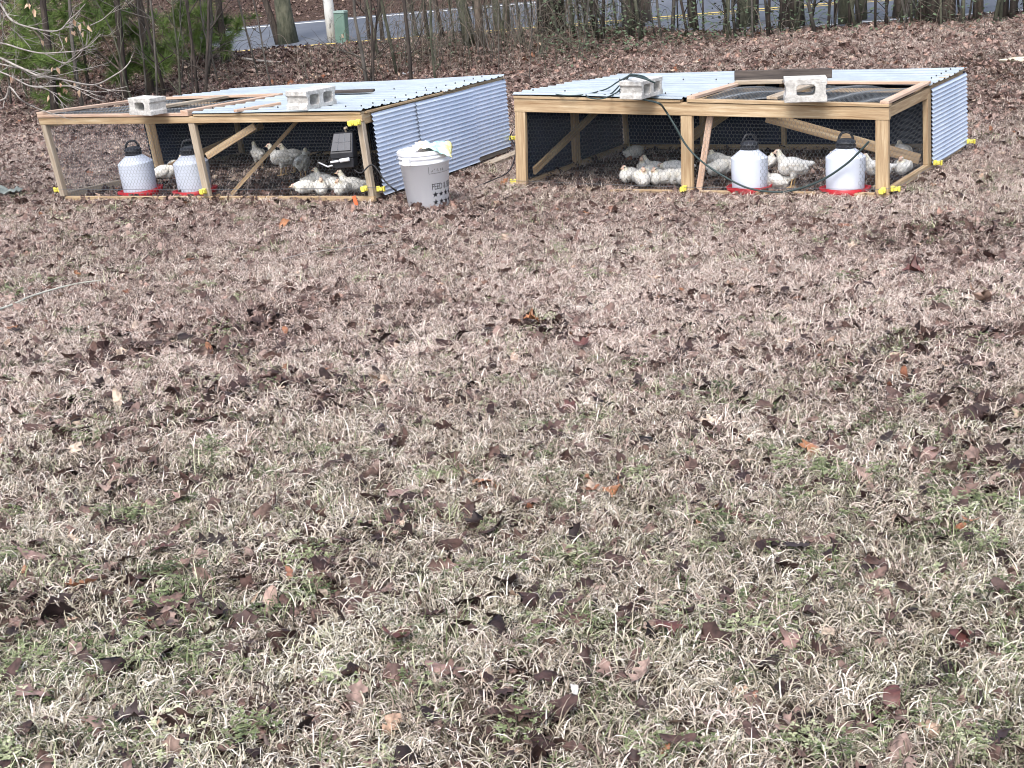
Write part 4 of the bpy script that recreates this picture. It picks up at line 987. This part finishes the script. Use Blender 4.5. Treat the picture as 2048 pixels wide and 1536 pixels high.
def leaf_mesh(name, kind, sd_, m):
    rs = random.Random(sd_); pts = leaf_outline(rs, kind); bm = bmesh.new(); vs = [bm.verts.new((x, y-.5, 0)) for x, y in pts]
    try: bm.faces.new(vs)
    except ValueError: pass
    bmesh.ops.triangulate(bm, faces=bm.faces[:]); bmesh.ops.subdivide_edges(bm, edges=[e for e in bm.edges if e.calc_length() > .22], cuts=1); bmesh.ops.triangulate(bm, faces=bm.faces[:])
    cx = rs.uniform(-3.4, 3.4); cy = rs.uniform(-1.8, 2.4); tw = rs.uniform(-.8, .8)
    for v in bm.verts:
        x, y = v.co.x, v.co.y
        v.co.z = cx*x*x*.9+cy*y*y*.45+tw*x*y+.07*mn.noise(Vector((x*4, y*4, sd_*1.3)))+.28*abs(x)*rs.choice((1, 1))*(.6 if sd_ % 2 else -.25)
        v.co.x *= .9
    # stem
    q = [bm.verts.new(p) for p in ((-.012, -.5, .0), (.012, -.5, 0), (.01, -.72, .06), (-.01, -.72, .06))]; bm.faces.new(q)
    me = bpy.data.meshes.new(name); bm.to_mesh(me); bm.free(); me.materials.append(m); me.polygons.foreach_set('use_smooth', [True]*len(me.polygons))
    a = me.attributes.new('bl', 'FLOAT', 'POINT'); a.data.foreach_set('value', [0.]*len(me.vertices))
    return me
LS = [(0, (.020, .012, .012)), (.16, (.050, .027, .024)), (.34, (.105, .062, .052)), (.5, (.175, .112, .093)), (.66, (.27, .19, .16)), (.80, (.40, .30, .255)), (.88, (.22, .085, .045)), (.95, (.32, .16, .09)), (1.0, (.52, .42, .33))]
M_leaf = attr_mat('dead_leaf_litter', LS, rough=.6, spec=.35, trans=.12, ns=4.5, nr=(.45, 1.45))
for k in range(10):
    me = leaf_mesh('leaf_kind', ('oak', 'oak', 'plain', 'oak', 'maple')[k % 5], k, M_leaf); LIB.objects.link(bpy.data.objects.new('litter_leaf_%02d' % k, me))
GS = [(0, (.035, .024, .02)), (.25, (.12, .08, .066)), (.45, (.30, .215, .185)), (.65, (.52, .405, .35)), (.82, (.72, .60, .53)), (1., (.86, .76, .69))]
GSY = [(0, (.03, .032, .02)), (.25, (.10, .105, .06)), (.45, (.28, .275, .18)), (.65, (.54, .52, .39)), (.82, (.78, .745, .62)), (1., (.92, .89, .80))]
M_grass = attr_mat('dry_grass_blades', GS, rough=.7, spec=.25, trans=.2, alt=GSY)
GS2 = [(0, (.04, .06, .025)), (.3, (.10, .13, .055)), (.55, (.21, .25, .12)), (.8, (.42, .45, .27)), (1, (.66, .66, .46))]
M_green = attr_mat('green_grass_blades', GS2, rough=.65, spec=.25, trans=.2)
def tuft(name, sd_, m, nb, Lr_, wd, spread, curl, col):
    rs = random.Random(sd_); V = []; Fc = []; B = []
    for i in range(nb):
        a = rs.uniform(0, 2*PI); r0 = spread*math.sqrt(rs.random()); az = rs.uniform(0, 2*PI); x = r0*math.cos(a); y = r0*math.sin(a); L = rs.uniform(*Lr_)*(1.35 if rs.random() < .1 else 1); w_ = wd*rs.uniform(.6, 1.25)
        el = R(rs.uniform(30, 88)); cv = rs.uniform(*curl)/L; p = Vector((x, y, -.006)); n = 5; bl = rs.gauss(0, .25); tw = rs.uniform(-.4, .4)*8
        side0 = rs.uniform(0, PI)
        for k in range(n+1):
            t = k/n; d = Vector((math.cos(az)*math.cos(el), math.sin(az)*math.cos(el), math.sin(el)))
            sv = Vector((-math.sin(az), math.cos(az), .35*math.sin(side0+t*3)))*(w_/2*(1-t*.85))
            V += [p-sv, p+sv]; B += [bl, bl]
            if p.z < .004 and k > 2: el = max(el, R(2))
            p = p+d*L/n; el -= cv*L/n; az += tw*L/n
            if p.z < .002: p.z = .002
        b = len(V)-2*(n+1)
        for k in range(n): Fc.append((b+2*k, b+2*k+1, b+2*k+3, b+2*k+2))
    me = bpy.data.meshes.new(name); me.from_pydata(V, [], Fc); me.materials.append(m); me.update(); me.polygons.foreach_set('use_smooth', [True]*len(Fc))
    at = me.attributes.new('bl', 'FLOAT', 'POINT'); at.data.foreach_set('value', B)
    col.objects.link(bpy.data.objects.new(name, me))
for k in range(8): tuft('tuft_%02d' % k, 40+k, M_grass, 34, (.035, .105), .0046, .09, (1.6, 4.2), LIBG)
for k in range(3): tuft('sprout_%02d' % k, 80+k, M_green, 24, (.03, .08), .0042, .07, (.4, 1.8), LIBC)
# clover-like sprouts
for kk in range(3):
    rs = random.Random(kk+300); V = []; Fc = []; B = []
    for i in range(26):
        a = rs.uniform(0, 6.28); r0 = .06*math.sqrt(rs.random()); c = Vector((r0*math.cos(a), r0*math.sin(a), rs.uniform(.012, .035))); a0 = rs.uniform(0, 6.28); bl = rs.gauss(0, .12)
        for j_ in range(3):
            an = a0+j_*2.1; u = Vector((math.cos(an), math.sin(an), rs.uniform(-.2, .3))); v = Vector((-math.sin(an), math.cos(an), 0)); L = rs.uniform(.006, .010); b = len(V); V += [c, c+u*L*.6+v*L*.5, c+u*L*1.3, c+u*L*.6-v*L*.5]; B += [bl]*4; Fc.append((b, b+1, b+2, b+3))
    me = bpy.data.meshes.new('clover'); me.from_pydata(V, [], Fc); me.materials.append(M_green); at = me.attributes.new('bl', 'FLOAT', 'POINT'); at.data.foreach_set('value', B); LIBC.objects.link(bpy.data.objects.new('sprout_%02d' % (kk+5), me))

def scatter(name, coll, pts, rot, scl, idx, tint, label, cat, hue=None):
    me = bpy.data.meshes.new(name); me.from_pydata(pts.tolist(), [], [])
    for nm, ty, dat, key in (('rot', 'FLOAT_VECTOR', rot, 'vector'), ('scl', 'FLOAT', scl, 'value'), ('idx', 'INT', idx, 'value'), ('tint', 'FLOAT', tint, 'value'), ('hue', 'FLOAT', hue if hue is not None else tint, 'value')):
        a = me.attributes.new(nm, ty, 'POINT'); a.data.foreach_set(key, np.asarray(dat, dtype=np.int32 if ty == 'INT' else np.float32).ravel())
    o = bpy.data.objects.new(name, me); COL.objects.link(o); tag(o, label, cat, kind='stuff')
    g = bpy.data.node_groups.new(name, 'GeometryNodeTree'); g.interface.new_socket('Geometry', in_out='INPUT', socket_type='NodeSocketGeometry'); g.interface.new_socket('Geometry', in_out='OUTPUT', socket_type='NodeSocketGeometry')
    n = g.nodes; l = g.links; gi = n.new('NodeGroupInput'); go = n.new('NodeGroupOutput'); ip = n.new('GeometryNodeInstanceOnPoints'); ci = n.new('GeometryNodeCollectionInfo')
    ci.inputs['Collection'].default_value = coll; ci.inputs['Separate Children'].default_value = True; ci.inputs['Reset Children'].default_value = True
    def na(nm, ty):
        x = n.new('GeometryNodeInputNamedAttribute'); x.data_type = ty; x.inputs['Name'].default_value = nm; return x.outputs['Attribute']
    l.new(gi.outputs[0], ip.inputs['Points']); l.new(ci.outputs[0], ip.inputs['Instance']); ip.inputs['Pick Instance'].default_value = True
    er = n.new('FunctionNodeEulerToRotation'); l.new(na('rot', 'FLOAT_VECTOR'), er.inputs[0]); l.new(er.outputs[0], ip.inputs['Rotation'])
    l.new(na('scl', 'FLOAT'), ip.inputs['Scale']); l.new(na('idx', 'INT'), ip.inputs['Instance Index']); l.new(ip.outputs[0], go.inputs[0])
    md = o.modifiers.new('scatter', 'NODES'); md.node_group = g; return o
def sample(y0, y1, dens, mar=.9):
    A = .36*(y1*y1-y0*y0)+2*mar*(y1-y0); n = int(A*dens); y = rng.uniform(y0, y1, n*2); hw = .36*y+mar; keep = rng.random(n*2) < hw/(.36*y1+mar); y = y[keep]; x = (rng.random(len(y))*2-1)*(.36*y+mar); return x, y
def inside(x, y, C, pad=0):
    q = [np.array(C[k][:2]) for k in ((0,0,0), (1,0,0), (1,1,0), (0,1,0))]; r_ = np.ones(len(x), bool)
    for i in range(4):
        a = q[i]; b = q[(i+1) % 4]; d = b-a; nrm = np.array([-d[1], d[0]])/np.linalg.norm(d); r_ &= ((x-a[0])*nrm[0]+(y-a[1])*nrm[1]) > -pad
    return r_
# local leaf-density field
def leafiness(x, y):
    s, t = st(x, y); n1 = vnoise(x*.9, y*.9, 31); n2 = vnoise(x*2.7, y*2.7, 32); n = .4*n1+.6*n2
    nearz = .55+.95*np.clip((n-.52)*3.2, 0, 1)
    mid = .20+.46*n
    f = nearz*(1-sstep(7.5, 10.2, y))+mid*sstep(7.5, 10.2, y)
    f = f + .42*np.exp(-((t+13.2)/.6)**2)   # drifts against the coop fronts
    back = sstep(-10.4, -8.6, t); rt = sstep(1.0, 6.5, s)
    f = f*(1-back)+back*(1.0-.50*rt*sstep(.25, .5, vnoise(x*.8, y*.8, 41)))
    f = f + .25*sstep(-1.2, -3.6, x)*sstep(6.5, 9, y)
    return np.clip(f, 0, 1.3)
# ---- grass
X = []; Y = []
for (y0, y1, d) in ((2.5, 5.5, 370), (5.5, 9, 370), (9, 13.5, 360), (13.5, 22, 300)):
    a, b = sample(y0, y1, d); X.append(a); Y.append(b)
X = np.concatenate(X); Y = np.concatenate(Y); lf = leafiness(X, Y); s_, t_ = st(X, Y)
keep = (t_ < -4.7) & (rng.random(len(X)) < np.clip(1.15-.72*lf, .30, 1)) & ~(inside(X, Y, LC) & (rng.random(len(X)) < .85)) & ~(inside(X, Y, RC) & (rng.random(len(X)) < .85))
X = X[keep]; Y = Y[keep]; lf = lf[keep]; n = len(X)
grn = vnoise(X*1.1, Y*1.1, 51)*.6+vnoise(X*3.1, Y*3.1, 52)*.4
bri = vnoise(X*.8+7, Y*.8, 53)*.6+vnoise(X*2.6, Y*2.6, 54)*.4
farz = sstep(6.5, 10, Y)
tint = .665+.05*sstep(6, 8, Y)+.20*(bri-.5)+.05*np.exp(-((Y-8.5)/2)**2)+rng.normal(0, .11, n)-.12*lf-.06*farz
hue = np.clip(.62*(1-sstep(3.6, 8.0, Y+1.6*(grn-.5)*2))+.5*(grn-.5)+rng.normal(0, .22, n), 0, 1)
rot = np.stack([rng.normal(0, .12, n), rng.normal(0, .12, n), rng.uniform(0, 6.28, n)], -1)
scl = rng.uniform(.65, 1.25, n)*(1-.15*farz)
scatter('dry_grass', LIBG, np.stack([X, Y, H(X, Y)], -1), rot, scl, rng.integers(0, 8, n), tint, 'dry straw coloured winter lawn grass', 'grass', hue)
# ---- green undergrowth
X, Y = sample(2.5, 12.5, 260); s_, t_ = st(X, Y); g1 = .55*vnoise(X*1.1, Y*1.1, 51)+.45*vnoise(X*3.1, Y*3.1, 52)
g1 = .4*g1+.6*vnoise(X*5.3, Y*5.3, 57); pr = np.clip((g1-.42)*2.0, .08, .5)*(1-.82*sstep(4.2, 8.0, Y)); keep = (rng.random(len(X)) < pr) & ~inside(X, Y, LC, .1) & ~inside(X, Y, RC, .1)
X = X[keep]; Y = Y[keep]; n = len(X)
scatter('green_sprouts', LIBC, np.stack([X, Y, H(X, Y)], -1), np.stack([rng.normal(0, .1, n), rng.normal(0, .1, n), rng.uniform(0, 6.28, n)], -1), rng.uniform(.7, 1.3, n), rng.integers(0, 6, n), np.clip(.50+rng.normal(0, .16, n), 0, 1), 'fresh green grass and clover between the dry blades', 'grass')
# ---- leaves
X = []; Y = []
for (y0, y1, d) in ((2.5, 6.5, 185), (6.5, 10, 215), (10, 13.5, 230), (13.5, 20, 330), (20, 26, 260), (26, 40, 110)):
    a, b = sample(y0, y1, d, 1.2); X.append(a); Y.append(b)
X = np.concatenate(X); Y = np.concatenate(Y); lf = leafiness(X, Y); s_, t_ = st(X, Y)
onroad = (t_ > -4.3) & (t_ < 4.45)
keep = (rng.random(len(X)) < np.clip(lf, 0, 1)) & ~onroad
X = X[keep]; Y = Y[keep]; n = len(X); s_, t_ = st(X, Y)
big = rng.random(n)
size = np.where(big < .62, rng.uniform(.025, .06, n), rng.uniform(.06, .12, n)); size = np.where((Y > 7.5) & (Y < 13), size*.82, size); size = np.where(Y >= 13, size*.8, size)
rot = np.stack([rng.normal(0, .6, n), rng.normal(0, .6, n), rng.uniform(0, 6.28, n)], -1)
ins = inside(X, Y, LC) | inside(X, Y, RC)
tint = np.clip(rng.beta(1.9, 2.7, n)*.86+.13*sstep(-10.6, -9.6, t_)*sstep(.5, 4.5, s_)-.05*(t_ > -10.2)*(s_ < .5)-.06*(Y < 8)+.10*(Y > 8)-.30*ins, 0, .84); rr = rng.random(n); tint = np.where(rr < .012, rng.uniform(.86, .94, n), tint); tint = np.where(rr > .97, rng.uniform(.97, 1, n), tint)  # leaves inside the coops tinted darker, interior shade put into their colour
Z = H(X, Y)+rng.uniform(.002, .032, n)+np.where(t_ > -8, rng.uniform(0, .03, n), 0)
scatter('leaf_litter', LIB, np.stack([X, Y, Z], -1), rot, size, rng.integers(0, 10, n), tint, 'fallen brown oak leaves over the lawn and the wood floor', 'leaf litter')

# ---- the conspicuous single leaves of the foreground
M_sl = bpy.data.materials.new('single_leaf'); M_sl.use_nodes = True; n_ = M_sl.node_tree.nodes; l_ = M_sl.node_tree.links
oi = n_.new('ShaderNodeObjectInfo'); no = n_.new('ShaderNodeTexNoise'); no.inputs['Scale'].default_value = 5; tc = n_.new('ShaderNodeTexCoord'); l_.new(tc.outputs['Object'], no.inputs['Vector'])
mr = n_.new('ShaderNodeMapRange'); mr.inputs[1].default_value = .3; mr.inputs[2].default_value = .7; mr.inputs[3].default_value = .6; mr.inputs[4].default_value = 1.25; l_.new(no.outputs['Fac'], mr.inputs[0])
mx = n_.new('ShaderNodeVectorMath'); mx.operation = 'SCALE'; l_.new(oi.outputs['Color'], mx.inputs[0]); l_.new(mr.outputs[0], mx.inputs['Scale']); l_.new(mx.outputs[0], n_['Principled BSDF'].inputs['Base Color']); n_['Principled BSDF'].inputs['Roughness'].default_value = .55
LM = [leaf_mesh('fallen_leaf', ('oak', 'maple', 'plain', 'oak')[k % 4], 60+k, M_sl) for k in range(8)]
GF = 'conspicuous fallen leaves on the lawn'
DK, MR, PK, OR, TN = (.035, .018, .018), (.10, .036, .03), (.26, .165, .14), (.33, .14, .06), (.36, .25, .20)
for i, (px, py, L, c, lab) in enumerate([
    (265, 1455, 60, DK, 'almost black curled leaf near the bottom left corner'), (1020, 1188, 75, DK, 'long blackish leaf just below the centre of the lawn'),
    (1110, 1218, 70, DK, 'dark folded leaf right of the long blackish leaf'), (798, 1002, 60, PK, 'pinkish brown leaf left of the orange leaf cluster'),
    (972, 975, 70, OR, 'rusty orange ragged leaf in mid lawn'), (1618, 908, 52, OR, 'orange leaf on the right side of the lawn'),
    (1862, 922, 62, PK, 'pale pinkish orange leaf near the right edge'), (1920, 1300, 70, MR, 'maroon pointed leaf near the right edge, lower lawn'),
    (1830, 552, 46, MR, 'reddish dark leaf upright below the right coop'), (1975, 612, 50, TN, 'pale tan leaf at the far right of the middle lawn'),
    (890, 1352, 80, PK, 'large pinkish oak leaf below centre'), (1355, 1468, 60, TN, 'pale orange triangular leaf near the bottom, right of centre'),
    (1475, 965, 46, DK, 'small dark upright leaf right of the orange cluster'), (1218, 995, 40, OR, 'small orange leaf right of the mid lawn cluster'),
    (1150, 1398, 34, (.6, .58, .55), 'whitish dead stalk leaf near the bottom centre'), (75, 1410, 80, PK, 'flat mauve leaf near the bottom left edge'),
    (210, 990, 56, TN, 'pale leaf with dark neighbour at the left of mid lawn'), (372, 1010, 54, PK, 'pink brown leaf at the left of mid lawn'),
    (72, 1122, 70, PK, 'broad pale brown leaf at the left edge'), (418, 852, 70, MR, 'dark maroon curled leaf in the left of the lawn'),
    (755, 872, 55, DK, 'dark leaf group member left of the lawn centre'), (1142, 828, 46, MR, 'dark red leaf above the centre right lawn'),
    (1785, 1422, 70, MR, 'dark brown red leaf near the bottom right'), (1990, 1500, 66, DK, 'dark leaf in the bottom right corner'),
    (1590, 1300, 70, PK, 'long dry brown leaf lying in the lower right lawn'), (800, 1300, 70, MR, 'brown oak leaf above the large pinkish one'),
    (1480, 1045, 80, MR, 'reddish brown leaf in the dark drift of the right lawn'), (1595, 1108, 80, DK, 'blackish leaf in the dark drift of the right lawn'),
    (1290, 1265, 66, TN, 'light brown leaf with a curled neighbour below centre right'), (1345, 1270, 60, MR, 'curled rust leaf right of the light brown one'),
    (570, 455, 30, OR, 'small orange leaf in the grass in front of the left coop'), (1180, 437, 26, OR, 'small orange leaf below the right coop bottom rail'),
    (1065, 650, 34, OR, 'lone small orange leaf upright in the lawn centre'), (1165, 706, 40, MR, 'red brown leaf standing just below the lone orange leaf'),
    (540, 1218, 60, TN, 'tan leaf half under the grass, lower left lawn'), (330, 1112, 66, MR, 'rust coloured leaf in the left lawn'),
    (1940, 1465, 60, PK, 'pinkish leaf left of the bottom right corner')]):
    o = bpy.data.objects.new('fallen_leaf', LM[i % 8]); COL.objects.link(o); p = spot(px, py); d = math.hypot(p[0], p[1]); rs = random.Random(i*5+1)
    o.location = (p[0], p[1], p[2]+.035); o.scale = (L*1.15*math.hypot(d, 2)/FPX,)*3; o.rotation_euler = (rs.uniform(-.2, .7), rs.uniform(-.35, .35), rs.uniform(0, 6.28)); o.color = (*c, 1); tag(o, lab, 'leaf', GF)

# ---- sticks and scraps
def stick(pts, r, m, label):
    P_ = [Vector(spot(*q))+Vector((0, 0, .035)) for q in pts]; o0 = P_[0]; S = spline([q-o0 for q in P_], 6); o = MB().tube(S, [r*(1-.4*k/len(S)) for k in range(len(S))], 6).build('stick', m, smooth=True); o.location = o0; tag(o, label, 'stick', 'sticks on the lawn')
stick([(-8, 634), (30, 620), (60, 606), (110, 590), (160, 578), (204, 572)], .007, mat('pale_stick', (.30, .31, .26), (.48, .49, .43), 10, .8), 'long pale curved stick lying at the left side of the lawn')
stick([(565, 530), (620, 516), (700, 506), (760, 498), (806, 493)], .0035, M_twig, 'thin pale twig lying in the lawn in front of the left coop')
stick([(485, 122), (530, 128), (568, 130)], .018, M_twig, 'weathered branch lying in the leaves below the thick roadside trunk')
def scrap(px, py, L, m, label, cat, sd_):
    mb = MB(); N = 10; vs = []
    for i in range(N+1):
        for j_ in range(N+1):
            x = (i/N-.5)*L; y = (j_/N-.5)*L*.7; vs.append((x, y, .03+L*.32*mn.noise(Vector((x/L*4, y/L*4, sd_)))+.05*L))
    mb.add(vs, [(i*(N+1)+j_, (i+1)*(N+1)+j_, (i+1)*(N+1)+j_+1, i*(N+1)+j_+1) for i in range(N) for j_ in range(N)]); o = mb.build('plastic_scrap', m, smooth=True); o.location = gp(px, py, 0); md = o.modifiers.new('s', 'SOLIDIFY'); md.thickness = .002; tag(o, label, cat)
scrap(816, 154, .14, M_wht, 'small white plastic scrap in the leaves behind the left coop', 'litter', 3)
scrap(10, 392, .26, mat('grey_green_film', (.10, .12, .11), (.28, .31, .28), 8, .5), 'crumpled grey green plastic sheet at the left picture edge', 'litter', 8)
bm = bmesh.new(); bmesh.ops.create_icosphere(bm, subdivisions=3, radius=1)
for v in bm.verts: v.co = Vector((v.co.x*.19, v.co.y*.09, v.co.z*.03))*(1+.35*mn.noise(v.co*1.6))
me = bpy.data.meshes.new('stone'); bm.to_mesh(me); bm.free(); me.materials.append(mat('pale_stone', (.45, .40, .30), (.62, .56, .44), 10, .9, bump=.5)); o = bpy.data.objects.new('stone', me); COL.objects.link(o); o.location = gp(2042, 124, .02); tag(o, 'pale flat stone in the grass at the right picture edge', 'stone')
# rear skid board sticking out between the coops
q0 = LP(Lr, Lr[3]+.10, Lr[4]*.72, -.03); q1 = LP(Lr, Lr[3]+.16, Lr[4]+.05, .0)
plank('plank', q0, q1, .09, .04, M_grey, 'grey board lying along the foot of the left coop metal side wall')
